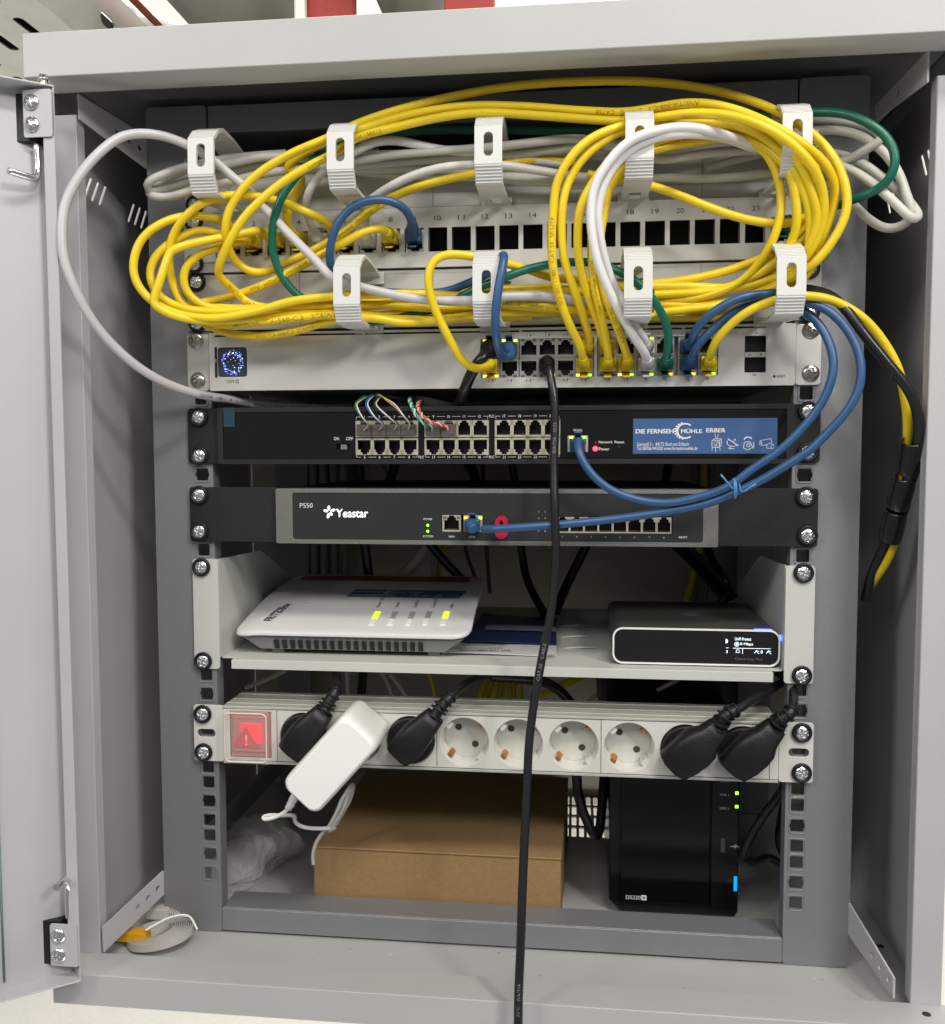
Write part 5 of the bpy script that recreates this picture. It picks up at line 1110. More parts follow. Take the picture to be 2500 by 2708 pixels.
def tw_pair(name, pts, m1, m2, label, r=.00055, turns=6, amp=.0008, group='thin gateway wires'):
    P = cpath(V(pts), .0012); fr = frames(P); o = None
    for s, m in ((0, m1), (math.pi, m2)):
        Q = []
        for i, (p, (t, a, b)) in enumerate(zip(P, fr)):
            an = s + turns * math.tau * i / len(P); Q.append(p + (a * math.cos(an) + b * math.sin(an)) * amp)
        mb = MB().tube(Q, r, 7)
        if o is None: o = obj(name, mb, m, None, recalc=False); tag(o, label, 'wire', group)
        else: obj('second_wire', mb, m, o, recalc=False)
    return o
def clearplug(parent, x, z, Y=YG):
    obj('clear_plug', MB().box(x - .0056, x + .0056, Y - .0035, Y + .006, z - .0052, z + .0035), CLR, parent, .0006)
    obj('clear_latch', MB().box(x - .0026, x + .0026, Y - .0035, Y + .001, z + .0042, z + .0062), CLR, parent, .0004)
for i, pts, n, c, w_ in specs:
    a_ = at(pts[0][0], pts[0][1], pts[0][2])
    o = tw_pair('thin_wire', [('w', FX[i], YG - .002, FZT - .001)] + pts, WW, wirecol(n, c), 'thin white and %s wire pair into port %d of the black gateway' % (w_, i + 1), turns=1.5, amp=.0007)
    clearplug(o, FX[i], FZT)
o = tw_pair('thin_wire', [('w', FX[4], YG - .002, FZT - .001), (838, 832, -.016), (821, 822, -.020), (811, 806, -.020), (805, 792, -.014), (801, 782, .0), (806, 778, .02)], wirecol('wire_mint', (.45, .68, .55)), wirecol('wire_green2', (.02, .30, .18)), 'twisted green and white wire pair into port 9 of the black gateway', .0008, 7, .00095); clearplug(o, FX[4], FZT)
o = tw_pair('thin_wire', [('w', FX[5], YG - .002, FZT - .001), (866, 831, -.016), (845, 827, -.020), (828, 815, -.022), (820, 803, -.018), (817, 792, -.006), (822, 784, .01)], wirecol('wire_pink', (.70, .42, .38)), wirecol('wire_red', (.60, .10, .07)), 'twisted red and white wire pair into port 10 of the black gateway', .0008, 8, .00095); clearplug(o, FX[5], FZT)
cable('stripped_cable', [(813, 783, .018), (840, 786, .024), (870, 794, .034), (900, 799, .06)], .0038, GRY, 'end of a grey cable with its foil stripped, between switch and gateway', 'cable')
mb = MB(); rs = random.Random(5)
for k in range(46):
    c = at(806 + rs.uniform(-4, 26), 782 + rs.uniform(-6, 9), .008 + rs.uniform(0, .006)); s_ = .0022
    mb.add([c + Vector([rs.uniform(-s_, s_) for _ in range(3)]) for _ in range(3)], [(0, 1, 2)])
tag(obj('foil_scrap', mb, mat('crumpled_foil', (.35, .36, .38), .2, 1, 0, 1, .2), None, recalc=False), 'crumpled foil shield round the stripped cable end', 'foil')
tw_pair('thin_wire', [(728, 790, .0), (700, 782, .0), (745, 775, .010), (760, 776, .014), (790, 780, .02)][2:] + [(800, 790, .03), (835, 800, .05)], wirecol('wire_dim', (.25, .24, .22)), wirecol('wire_dim2', (.12, .12, .12)), 'dull thin wire pair hanging loose in the gap above the gateway', turns=2)

# ================================================================== PLUGS IN THE POWER STRIP
def schuko(x, ang, cord, label, body_u=(.034), wid=.0125, big=1.0):
    t = thing('power_plug', (x, YD, SZ - .0193), label, 'power plug', 'black power plugs')
    ca, sa = math.cos(math.radians(ang)), math.sin(math.radians(ang))
    def f(u, v, w): return Vector((x + ca * u - sa * v, YD - w, SZ + sa * u + ca * v))
    m = MB(); m.prism(circ(0, 0, .0183, 40), lambda a, b: f(a, b, -.010), lambda a, b: f(a, b, .0030)); obj('plug_face', m, RUBBER, t, .0012, 2)
    # body: loft of sections along u
    secs = [(-.0150 * big, .0060, .005, .012), (-.0142 * big, .0085, .003, .0145), (-.0128 * big, .0108 * big, .002, .0165), (-.004, .0122 * big, .001, .0215), (.006, .0125 * big, .001, .0235), (.014, .0118 * big, .002, .0232), (.0205, .0100, .004, .0215), (.025, .0092, .005, .0205), (.032, .0080, .0065, .0185)]
    n = 20; vs = []
    for u, hw, w0, w1 in secs:
        for k in range(n):
            a = k * math.tau / n; ex = .55
            cx = math.copysign(abs(math.cos(a)) ** ex, math.cos(a)); cy = math.copysign(abs(math.sin(a)) ** ex, math.sin(a))
            vs.append(f(u, hw * cx, (w0 + w1) / 2 + (w1 - w0) / 2 * cy))
    m = MB(); m.add(vs, [(i * n + k, i * n + (k + 1) % n, (i + 1) * n + (k + 1) % n, (i + 1) * n + k) for i in range(len(secs) - 1) for k in range(n)] + [tuple(range(n))[::-1], tuple(range((len(secs) - 1) * n, len(secs) * n))], True)
    bd = obj('body', m, RUBBER, t)
    c = f(.031, 0, .0125)
    path = cpath([f(.026, 0, .0125), c] + [Vector(q) for q in V(cord)], .0016)
    L = 0; Q = []
    for i in range(len(path)):
        Q.append(path[i])
        if i: L += (path[i] - path[i - 1]).length
        if L > .024: break
    m = MB()
    for k in range(5):
        j = int(len(Q) * (.22 + k * .17)); j2 = min(j + max(1, int(len(Q) * .085)), len(Q) - 1)
        if j2 > j: m.tube(Q[j:j2 + 1], .0074 - k * .00045, 18)
    m.tube(Q, .0046, 14)
    obj('strain_relief', m, RUBBER, t, 0)
    obj('cord', MB().tube(path, .0034, 14), BLK, t, recalc=False)
    return t
schuko(SKX[0], 50, [(636, 1385, -.016), (655, 1352, -.010), (660, 1330, .004), (656, 1312, .02), (640, 1300, .05)], 'black angled power plug in the first socket, its cord rising to the shelf', big=1.0)
schuko(SKX[2], 48, [(862, 1382, -.016), (885, 1358, -.010), (905, 1340, .006), (935, 1326, .020), (960, 1316, .03), (1010, 1312, .05)], 'black angled power plug in the third socket, its cord curving right')
schuko(SKX[7], 44, [(1415, 1402, -.022), (1450, 1382, -.016), (1490, 1357, .0), (1520, 1340, .02), (1560, 1320, .04)], 'black angled power plug in the eighth socket, broad and glossy, cord going right', big=1.2)
schuko(SKX[8], 48, [(1520, 1412, -.022), (1545, 1394, -.022), (1552, 1372, -.014), (1550, 1345, .004), (1535, 1325, .02), (1515, 1310, .04)], 'black angled power plug in the ninth and last socket at the right end', big=1.16)
# white adapter
ad = thing('power_adapter', (-.105, -.03, .0), 'white power adapter hanging slanted from the second socket of the power strip', 'power adapter')
A_ = at(675, 1389, -.050); B_ = at(749, 1452, -.050); C_ = at(619.4, 1594, -.050); D_ = at(553, 1527.6, -.050)
ctr_ = (A_ + B_ + C_ + D_) / 4; ux_ = ((B_ - A_) + (C_ - D_)).normalized(); uz_ = (Vector((0, -1, 0))).cross(ux_).normalized()
wd_ = ((B_ - A_).length + (C_ - D_).length) / 2; hg_ = ((A_ - D_).length + (B_ - C_).length) / 2
if (A_ - D_).dot(uz_) < 0: uz_ = -uz_
ctr_.y = 0
def fa(a, b, y): return ctr_ + ux_ * a + uz_ * b + Vector((0, y, 0))
secs = [(-.0075, .93), (-.012, 1.0), (-.046, 1.0), (-.053, .97), (-.0565, .90), (-.0580, .80)]
m = MB(); base = rrect(-wd_ / 2, wd_ / 2, -hg_ / 2, hg_ / 2, .0075, 6); n = len(base); vs = []
for y, s_ in secs:
    d_ = (1 - s_) * .016
    for a, b in rrect(-wd_ / 2 + d_, wd_ / 2 - d_, -hg_ / 2 + d_, hg_ / 2 - d_, .0075 - d_ * .3, 6): vs.append(fa(a, b, y))
m.add(vs, [(i * n + k, i * n + (k + 1) % n, (i + 1) * n + (k + 1) % n, (i + 1) * n + k) for i in range(len(secs) - 1) for k in range(n)], True)
m.add(vs, [tuple(range(n))[::-1], tuple(range((len(secs) - 1) * n, len(secs) * n))])
obj('case', m, mat('adapter_white', (.86, .86, .82), .30, 0, 0, 1, .01), ad)
m = MB().cyl((SKX[1], YD - .0035, SZ), (0, 1, 0), .0183, .0115, 40); obj('plug_face', m, mat('adapter_face', (.12, .12, .11), .4), ad, .001)
stp = fa(-wd_ / 2 * .35, -hg_ / 2 + .002, -.036)
P = [stp, at(562, 1583, -.034), at(551, 1592, -.034), at(530, 1600, -.034), at(516, 1603, -.034), at(513, 1598, -.032), at(525, 1594, -.026), at(555, 1594, -.020), at(576, 1594, -.014), at(576, 1606, -.008), at(590, 1616, -.002), at(618, 1620, .006), at(645, 1619, .014)]
path = cpath(P, .002)
obj('cord', MB().tube(path, .0016, 10), WHITEP, ad, recalc=False)
m = MB(); Q = path[:12]; m.tube(Q, lambda t: .0040 - .0012 * t + .0004 * math.sin(t * 40), 14); obj('strain_relief', m, WHITEP, ad)
# bundled thin white cord beside the carton
P = []
for k in range(5):
    o_ = k * .0022
    lo = at(640 + k * 3, 1625 - k * 2, .016 + o_); hi = at(672 + k * 3, 1556 - k * 5, .030 + o_)
    P += [lo, lo.lerp(hi, .5) + Vector((.001, 0, .001)), hi, hi + Vector((.0025, .003, .001)), lo.lerp(hi, .55) + Vector((.0045, .003, 0))]
P = [at(655, 1618, .012)] + P + [at(640, 1618, .02), at(622, 1640, .018), at(612, 1668, .016), at(613, 1690, .016)]
tag(obj('cord_bundle', MB().tube(cpath(P, .002), .0016, 8), mat('bundle_grey', (.50, .49, .46), .4), None, recalc=False), 'bundled thin white cord hanging behind the adapter beside the carton', 'cord')

# ================================================================== FLOOR OF THE CABINET
FZ = -.1100
bx = thing('carton', (-.05, .15, FZ), 'brown cardboard carton lying on the cabinet floor behind the lower bar', 'cardboard box')
B0, B1 = at(613, 1655, .034).x, at(1097, 1680, .034).x; BT = at(850, 1667, .034).z
def fb(a, b, z): # a along x, b depth, slight turn
    an = math.radians(-1.2); return Vector((B0 + a * math.cos(an) - b * math.sin(an), .034 + a * math.sin(an) * .3 + b * math.cos(an), z))
W_ = B1 - B0; m = MB(); m.hexa([fb(0, 0, FZ + .0004), fb(W_, 0, FZ + .0004), fb(W_, 0, BT - .0008), fb(0, 0, BT - .0008), fb(0, .19, FZ + .0004), fb(W_, .19, FZ + .0004), fb(W_, .19, BT - .0008), fb(0, .19, BT - .0008)])
obj('body', m, CARD, bx, .0008)
m = MB(); m.hexa([fb(-.0004, -.0012, BT - .0006), fb(W_ + .0004, -.0012, BT - .0006), fb(W_ + .0004, -.0012, BT + .0012), fb(-.0004, -.0012, BT + .0012), fb(-.0004, .19, BT - .0006), fb(W_ + .0004, .19, BT - .0006), fb(W_ + .0004, .19, BT + .0012), fb(-.0004, .19, BT + .0012)])
obj('lid', m, CARD, bx, .0007)
# storage box
NX0, NX1 = .0935, .2010; NY = .060; NZ = FZ + .004
ns = thing('storage_box', (.147, .15, FZ), 'glossy black two-bay storage box with green and blue lamps on the cabinet floor', 'storage box')
m = MB(); sh_ = [(NX0 + .010, NZ - .001), (NX1 - .003, NZ - .001), (NX1, NZ + .004), (NX1, NZ + .160), (NX0, NZ + .160), (NX0, NZ + .009)]
m.prism(sh_, lambda a, b: Vector((a, NY + .004, b)), lambda a, b: Vector((a, NY + .215, b))); m.box(NX0 + .012, NX0 + .03, NY + .01, NY + .2, FZ + .0004, NZ)
obj('case', m, mat('nas_black', (.006, .006, .007), .2, 0, 0, 1, .1, spec=.35), ns, .0015, 3)
m = MB(); m.prism(rrect(NX0 + .0095, NX0 + .083, NZ + .010, NZ + .158, .002, 2), lambda a, b: Vector((a, NY, b)), lambda a, b: Vector((a, NY + .0038, b))); dr = obj('drive_cover', m, mat('nas_cover', (.004, .004, .005), .12, 0, 0, 1, .1, 12, spec=.3), ns, .0006)
m = MB(); m.prism(rrect(NX0 + .0845, NX1 - .0015, NZ + .006, NZ + .158, .002, 2), lambda a, b: Vector((a, NY + .0004, b)), lambda a, b: Vector((a, NY + .0038, b))); pn = obj('side_strip', m, mat('nas_strip', (.006, .006, .007), .16, 0, 0, 1, .1, 12, spec=.35), ns, .0005)
def nw(px, py): q = at(px, py, NY); return q.x, q.z
def npt(zx, zy): return ((1580 + zx / 3.242) / SC, (2000 + zy / 3.242) / SC)   # enlarged view -> picture
m = MB()
def ntxt(s, x0, x1, y, h, Yy=NY): p0 = npt(x0, y); p1 = npt(x1, y); txt(m, s, p0[0], p1[0], p0[1], h / 3.242 / SC, Yy)
ntxt('LAN 2', 1055, 1128, 212, 20, NY + .0003); ntxt('DISK 1', 1052, 1128, 330, 20, NY + .0003); ntxt('DISK 2', 1052, 1130, 447, 20, NY + .0003); ntxt('C', 1131, 1160, 928, 26, NY + .0003); ntxt('DS220', 246, 372, 1210, 34)
q0 = nw(*npt(1140, 775)); ln(m, q0[0], q0[1], q0[0] + .0075, q0[1], .0004, NY + .0003); ln(m, q0[0] + .002, q0[1], q0[0] + .004, q0[1] + .0013, .0004, NY + .0003); ln(m, q0[0] + .004, q0[1] + .0013, q0[0] + .0055, q0[1] + .0013, .0004, NY + .0003); ln(m, q0[0] + .003, q0[1], q0[0] + .0045, q0[1] - .0013, .0004, NY + .0003)
q = nw(*npt(400, 1213)); m.prism(rrect(q[0] - .0022, q[0] + .0022, q[1] - .0022, q[1] + .0022, .0005, 2), lambda a, b: Vector((a, NY - .0003, b)), lambda a, b: Vector((a, NY - .0001, b)))
obj('printed_lettering', m, INKW, ns, recalc=False)
m = MB(); ln(m, q[0] - .0013, q[1], q[0] + .0013, q[1], .0007, NY - .0003); ln(m, q[0], q[1] - .0013, q[0], q[1] + .0013, .0007, NY - .0003); obj('plus_mark', m, DARK, ns, recalc=False)
for zx0, zx1, zy0, zy1, mt, nn in ((1186, 1232, 305, 330, LEDG, 'disk_lamp'), (1186, 1232, 422, 446, LEDG, 'disk_lamp'), (1190, 1228, 192, 210, LEDN, 'network_lamp'), (1200, 1232, 1035, 1158, LEDB, 'power_lamp')):
    p0 = nw(*npt(zx0, zy1)); p1 = nw(*npt(zx1, zy0)); x0, x1 = min(p0[0], NX1 - .0045), min(p1[0], NX1 - .0018); obj(nn, MB().box(x0, x1, NY - .0003, NY + .001, p0[1], p1[1]), mt, pn, .0002)
for zx0, zx1, zy0, zy1, nn in ((1095, 1196, 900, 955, 'copy_button'), (1095, 1192, 1035, 1155, 'power_button'), (1058, 1100, 705, 825, 'usb_socket')):
    p0 = nw(*npt(zx0, zy1)); p1 = nw(*npt(zx1, zy0)); obj(nn, MB().box(p0[0], p1[0], NY - .0001, NY + .001, p0[1], p1[1]), mat('nas_button', (.004, .004, .004), .12) if 'usb' not in nn else mat('usb_metal', (.12, .12, .13), .3, .8), pn, .0003)
# power cord behind the storage box
cable('power_lead', [(1560, 1500, .02), (1520, 1560, .045), (1490, 1600, .055), (1462, 1650, .058), (1453, 1678, .060), (1470, 1686, .066), (1500, 1676, .10), (1530, 1690, .13)], .0036, BLK, 'black cord looping beside the storage box at the right', 'cable')
cable('power_lead', [(1535, 1500, .06), (1530, 1580, .08), (1522, 1640, .09), (1535, 1680, .12)], .003, BLK, 'dark cord behind the looping one beside the storage box', 'cable')
cable('power_lead', [(1127, 1500, .06), (1132, 1560, .075), (1150, 1610, .08), (1166, 1637, .085), (1172, 1626, .09), (1176, 1590, .10), (1180, 1540, .11), (1182, 1500, .12)], .0042, BLK, 'black cord hanging in a narrow loop before the bright floor grille', 'cable')
# plastic bag with a white filling
def bag():
    rs = random.Random(11); k = 18
    def blob(name, p0, p1, R0, rough_, n, mt, parent, seed, cut=.0006):
        r2 = random.Random(seed); m = MB(); vs = []
        for i in range(n + 1):
            t = i / n; c = p0.lerp(p1, t); R_ = .003 + R0 * math.sin(min(1, .08 + t * .92) * math.pi) ** .45
            for j in range(k):
                a = j * math.tau / k; rr = R_ * (1 + rough_ * math.sin(3 * a + t * 7 + seed) + r2.uniform(-rough_, rough_) * .6)
                vs.append(c + Vector((math.cos(a) * rr, 0, math.sin(a) * rr * .85 + R_ * .35)))
        for v in vs: v.z = max(v.z, FZ + cut)
        m.add(vs, [(i * k + j, i * k + (j + 1) % k, (i + 1) * k + (j + 1) % k, (i + 1) * k + j) for i in range(n) for j in range(k)] + [tuple(range(k))[::-1], tuple(range(n * k, (n + 1) * k))])
        return obj(name, m, mt, parent)
    fl_ = bpy.data.materials.new('clear_film'); fl_.use_nodes = True; b = fl_.node_tree.nodes['Principled BSDF']; b.inputs['Base Color'].default_value = (.60, .60, .62, 1); b.inputs['Roughness'].default_value = .10; b.inputs['Alpha'].default_value = .22
    p0 = atZ(425, 1738, FZ + .004); p1 = atZ(560, 1640, FZ + .012)
    o = blob('plastic_bag', p0, p1, .029, .20, 26, fl_, None, 3); tag(o, 'crumpled clear plastic bag with white padding at the lower left of the floor', 'bag')
    q0 = atZ(440, 1720, FZ + .006); q1 = atZ(515, 1660, FZ + .014)
    blob('padding', q0, q1, .021, .12, 14, mat('padding_white', (.46, .445, .43), .6, 0, .4, 120, .1), o, 8, .0012)
    m = MB().cyl(atZ(437, 1737, FZ + .006), (.3, -1, .2), .004, .010, 16); tag(obj('loose_screw', m, ZINC, None, .0006), 'loose metal screw lying before the plastic bag', 'screw')
bag()
# flat cable coil at the lower left
cc = Vector((-.258, -.030, FZ)); cz = .016
coil = thing('flat_cable_coil', (cc.x, cc.y, FZ), 'coil of flat beige network cable with a yellow plug at the lower left corner', 'cable coil')
P = []; turns = 9
m = MB(); N = 420; prev = None; vs = []
q1 = atZ(338, 1830, -.102); 
c2 = Vector((q1.x - .012, q1.y + .002, FZ + .001))
for i in range(N + 1):
    t = i / N; an = t * math.tau * turns + .6; rr = .0095 + .0135 * t
    x = c2.x + math.cos(an) * rr * 1.15; y = c2.y + math.sin(an) * rr * .95
    for (dr, dz) in ((-.0004, 0), (.0004, 0), (.0004, .0062), (-.0004, .0062)):
        vs.append(Vector((x + math.cos(an) * dr, y + math.sin(an) * dr, FZ + .0006 + dz + .006 * 0 + (.004 * math.cos(an)))) + Vector((0, 0, .004)))
m.add(vs, [(4 * i + a, 4 * i + (a + 1) % 4, 4 * i + 4 + (a + 1) % 4, 4 * i + 4 + a) for i in range(N) for a in range(4)] + [(0, 1, 2, 3), (4 * N + 3, 4 * N + 2, 4 * N + 1, 4 * N)])
obj('flat_cable', m, mat('flat_cable_beige', (.52, .49, .46), .4, 0, 0, 1, .03), coil, recalc=True)
m = MB().box(c2.x - .030, c2.x - .006, c2.y - .012, c2.y - .002, FZ + .006, FZ + .014)
for k in range(5): m.box(c2.x - .034 + k * .0028 - .004, c2.x - .034 + k * .0028 - .0025, c2.y - .0115, c2.y - .0025, FZ + .0068, FZ + .0135)
obj('yellow_plug', m, mat('orange_plug', (.72, .36, .01), .3, var=.05), coil, .0006)
m = MB().box(c2.x - .020, c2.x - .002, c2.y + .017, c2.y + .028, FZ + .0100, FZ + .0190)
for k in range(5): m.box(c2.x - .0022 + k * .0020, c2.x - .0008 + k * .0020, c2.y + .0185, c2.y + .0265, FZ + .0112 + k * .0003, FZ + .0180 - k * .0006)
obj('beige_plug', m, mat('flat_cable_beige'), coil, .0006) if False else obj('beige_plug', m, MATS['flat_cable_beige'], coil, .0006)
m = MB(); m.tube(cpath([c2 + Vector((-.006, -.012, .016)), c2 + Vector((.010, .0, .0215)), c2 + Vector((.022, .006, .020)), c2 + Vector((.030, .004, .010))], .001), .0009, 8).tube(cpath([c2 + Vector((-.004, -.006, .015)), c2 + Vector((.012, .003, .020)), c2 + Vector((.022, .006, .020))], .001), .0007, 8)
obj('twist_tie', m, WHITEP, coil)
# specks of dirt on the floor and lip
rs = random.Random(2)
for k in range(16):
    x = rs.uniform(-.15, .29); y = rs.uniform(-.055, -.006); s_ = rs.uniform(.0004, .0011)
    tag(obj('dirt_speck', MB().ball((x, y, -.1099), s_, 6, (1.4, .8, .4)), INKG if k % 3 else PAPER, None), 'tiny speck of debris lying on the cabinet floor in front of the lower bar', 'speck', 'specks of debris on the cabinet floor')
p = atZ(1737 + 0, 1890, -.1095); 
tag(obj('metal_clip', MB().box(p.x - .006, p.x + .004, p.y - .003, p.y + .002, -.1098, -.1080), ZINC, None, .0003), 'small shiny metal clip near the lower right bracket', 'clip')

# ================================================================== CABLES BEHIND THE DEVICES
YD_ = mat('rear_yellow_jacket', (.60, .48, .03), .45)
back = [
 ([(1000, 900, .25), (1010, 960, .25), (1018, 1060, .25), (1030, 1130, .24), (1064, 1200, .20)], .0042, BLK, 'black cable behind the telephone server curving down at the middle'),
 ([(1160, 1040, .25), (1140, 1080, .25), (1110, 1140, .24), (1085, 1200, .22)], .0048, BLK, 'black cable behind the servers slanting down left towards the middle'),
 ([(1310, 880, .26), (1302, 940, .25), (1290, 1000, .24)], .0045, BLK, 'short black cable behind the gap above the telephone server, right of middle'),
 ([(700, 880, .20), (705, 950, .20), (714, 1070, .20), (725, 1150, .20)], .0048, BLK, 'black cable behind the router hanging straight down at the left'),
 ([(830, 1050, .20), (870, 1098, .20), (925, 1155, .20)], .0045, BLK, 'black cable behind the router slanting down to the right'),
 ([(852, 1040, .22), (820, 1090, .22), (770, 1140, .22), (730, 1170, .22)], .0055, GRY, 'thick grey cable behind the router slanting down to the left'),
 ([(846, 1060, .24), (846, 1100, .24), (852, 1150, .24)], .0022, GRY, 'thin grey cable behind the router at the middle of the gap'),
 ([(944, 880, .28), (946, 960, .28), (952, 1080, .28), (958, 1160, .28)], .0022, mat('brown_cable', (.12, .08, .04), .5), 'thin brown cable hanging down the rear wall'),
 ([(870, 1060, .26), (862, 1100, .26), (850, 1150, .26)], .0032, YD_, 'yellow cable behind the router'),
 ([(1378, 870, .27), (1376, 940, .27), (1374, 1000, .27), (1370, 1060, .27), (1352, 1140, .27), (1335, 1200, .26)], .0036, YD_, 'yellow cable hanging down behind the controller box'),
 ([(1378, 1040, .24), (1390, 1090, .22), (1420, 1140, .20), (1422, 1160, .20), (1400, 1190, .20)], .004, BLK, 'black cable bending into the black sleeve at the right rear'),
]
back += [([(905, 1045, .27), (915, 1090, .27), (938, 1150, .27)], .0020, BLK, 'thin black cord behind the router right of the yellow cable'),
 ([(775, 890, .24), (770, 920, .24), (757, 950, .24), (745, 975, .24)], .0050, BLK, 'thick black cable in the gap above the telephone server, left of middle'),
 ([(735, 900, .28), (760, 930, .28), (790, 970, .28)], .0030, GRY, 'grey cable crossing behind the gap above the telephone server'),
 ([(900, 890, .28), (925, 920, .27), (930, 970, .26)], .0055, BLK, 'black loop in the gap above the telephone server, near the middle')]
for p, r_, m_, l_ in back: cable('rear_cable', p, r_, m_, l_, 'cable', 'cables behind the devices')
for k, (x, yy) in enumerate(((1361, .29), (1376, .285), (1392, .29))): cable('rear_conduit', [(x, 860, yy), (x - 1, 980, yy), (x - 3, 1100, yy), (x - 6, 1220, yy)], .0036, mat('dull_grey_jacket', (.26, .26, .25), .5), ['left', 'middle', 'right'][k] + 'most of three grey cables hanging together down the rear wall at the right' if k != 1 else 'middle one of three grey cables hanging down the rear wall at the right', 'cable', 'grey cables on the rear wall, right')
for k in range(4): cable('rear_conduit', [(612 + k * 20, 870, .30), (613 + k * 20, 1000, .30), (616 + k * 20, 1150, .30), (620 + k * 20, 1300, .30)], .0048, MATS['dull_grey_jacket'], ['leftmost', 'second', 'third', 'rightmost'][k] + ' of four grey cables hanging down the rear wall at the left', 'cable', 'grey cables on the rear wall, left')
# black braided sleeve strip
m = MB(); P = cpath(V([(1325, 1062, .20), (1365, 1100, .20), (1398, 1138, .20), (1428, 1172, .20)]), .004); m.tube(P, .0115, 12, flat=.35); tag(obj('braided_sleeve', m, RUBBER, None), 'wide black sleeve slanting down towards the right shelf side', 'cable sleeve')
# yellow cables and cords under the shelf
for k in range(7):
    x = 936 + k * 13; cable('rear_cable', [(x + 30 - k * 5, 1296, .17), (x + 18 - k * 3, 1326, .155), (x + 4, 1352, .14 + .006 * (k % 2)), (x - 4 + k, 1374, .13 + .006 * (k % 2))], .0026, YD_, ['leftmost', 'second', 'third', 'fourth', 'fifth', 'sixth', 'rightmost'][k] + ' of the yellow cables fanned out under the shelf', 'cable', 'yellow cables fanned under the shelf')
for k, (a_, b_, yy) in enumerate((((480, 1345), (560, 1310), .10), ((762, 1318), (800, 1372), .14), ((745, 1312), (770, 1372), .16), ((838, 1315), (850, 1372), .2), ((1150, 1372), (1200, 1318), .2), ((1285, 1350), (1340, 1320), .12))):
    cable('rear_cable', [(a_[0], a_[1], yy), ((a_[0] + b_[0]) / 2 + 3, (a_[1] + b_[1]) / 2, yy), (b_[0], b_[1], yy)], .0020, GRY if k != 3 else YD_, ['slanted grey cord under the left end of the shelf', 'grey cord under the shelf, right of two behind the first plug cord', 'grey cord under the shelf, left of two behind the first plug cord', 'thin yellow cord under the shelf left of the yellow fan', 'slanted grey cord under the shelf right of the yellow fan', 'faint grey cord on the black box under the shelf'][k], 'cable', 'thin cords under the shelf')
cable('rear_cable', [(1180, 1300, .16), (1120, 1330, .14), (1050, 1362, .12)], .0034, YD_, 'yellow cable lying slanted under the shelf right of the fan', 'cable')
cable('rear_cable', [(960, 1322, .04), (1030, 1328, .05), (1070, 1335, .06), (1100, 1355, .07), (1120, 1380, .08)], .0042, BLK, 'black cord arching under the shelf in the middle', 'cable')
cable('rear_cable', [(712, 1300, .1), (708, 1340, .1), (704, 1400, .1)], .0042, BLK, 'black cord hanging straight under the shelf at the left', 'cable')
cable('rear_cable', [(678, 1300, .12), (680, 1340, .12), (683, 1400, .12)], .002, GRY, 'thin grey cord hanging under the shelf at the left', 'cable')
m = MB().box(.085, .215, .16, .30, .048, .100); tag(obj('black_box', m, mat('dim_black_case', (.006, .006, .006), .3), None, .003), 'plain black box standing behind the power strip at the right', 'box')

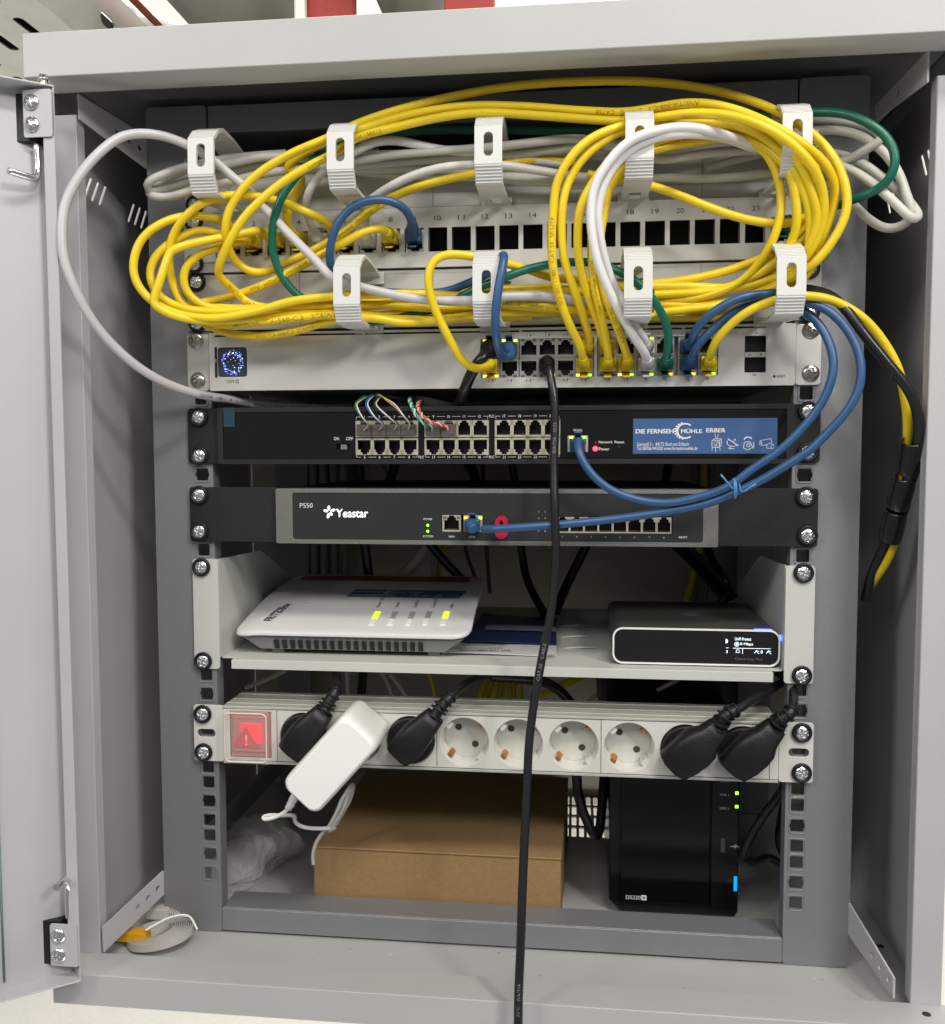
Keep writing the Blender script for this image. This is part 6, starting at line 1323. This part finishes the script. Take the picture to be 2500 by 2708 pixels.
# ================================================================== ABOVE THE CABINET
P1 = at(142, 66, 0); P2 = at(77, 0, -.06); TX = -.330; TZ = .6150
tr = thing('cable_tray', (TX - .1, .2, TZ), 'galvanised perforated cable tray above the upper left cabinet corner', 'cable tray')
def ob(cx, cy, L, W, n=6): return rrect(cx - W / 2, cx + W / 2, cy - L / 2, cy + L / 2, W / 2 - .0002, n)
hs = []
for cx in (-.362, -.396, -.430):
    for k in range(9): hs.append(ob(cx + (0 if True else 0), -.115 + k * .052 + (.024 if cx == -.396 else 0), .030, .0085))
m = MB(); plate(m, rect(TX - .16, TX, -.16, .38), hs, .0012, lambda a, b, w: Vector((a, b, TZ + w))); obj('tray_bottom', m, GALV, tr)
hs = [ob(.030, -.075 + k * .065, .024, .011) for k in range(7)]
m = MB(); plate(m, rect(0, .058, -.16, .38), [[(a, b) for a, b in h_] for h_ in hs], .0012, lambda a, b, w: Vector((TX - w, b, TZ + .0012 + a))); obj('tray_side', m, GALV, tr)
m = MB().box(TX - .006, TX, -.16, .38, TZ + .0595, TZ + .0607); obj('tray_rim', m, GALV, tr)
m = MB().box(TX - .155, TX - .012, -.158, .378, TZ + .006, TZ + .045); obj('added_dark_block', m, RUBBER, tr)  # block added inside the tray so that its slots look dark
def duct(x0, x1, px, py, label):
    pass
for (xa, xb, lab) in ((at(290, 40, .05).x, at(565, 37, .05).x, 'wide grey ventilation duct above the cabinet, left one'), (at(692, 30, .05).x, at(905, 10, .05).x, 'grey ventilation duct above the cabinet, right one')):
    r_ = (xb - xa) / 2; cx = (xa + xb) / 2; m = MB().cyl((cx, -.02, .700), (0, 1, 0), r_, .41, 48); tag(obj('ventilation_duct', m, mat('duct_grey', (.27, .27, .235), .34, .5, .1, 300, .05), None), lab, 'duct', 'ducts above the cabinet')
RB = mat('red_fire_foam', (.33, .045, .033), .75, 0, .6, 260, .12, 60)
for (xa, xb, lab) in ((at(600, 30, .02).x, at(690, 30, .02).x, 'red woven strap between the two ducts'), (at(868, 20, .02).x, at(965, 10, .02).x, 'red woven strap right of the ducts')):
    tag(obj('red_strap', MB().box(xa, xb, .02, .035, .58, .74), RB, None, .002), lab, 'strap')
tag(obj('red_strap', MB().box(-.3165, -.3150, .06, .20, .668, .676), RB, None, .002), 'narrow red strap seen through the cable tray slots', 'strap')
tag(obj('clear_bracket', MB().box(at(574, 20, .01).x, at(596, 20, .01).x, .01, .018, .58, .74), mat('milky_plastic', (.68, .68, .60), .3), None, .002), 'milky white upright strip between the left duct and the red strap', 'strip')
m = MB().cyl(at(250, 40, .12), (.3, 1, .2), .012, .2, 20); tag(obj('white_pipe', m, WHITEP, None), 'short white pipe behind the cable tray beside the left duct', 'pipe')
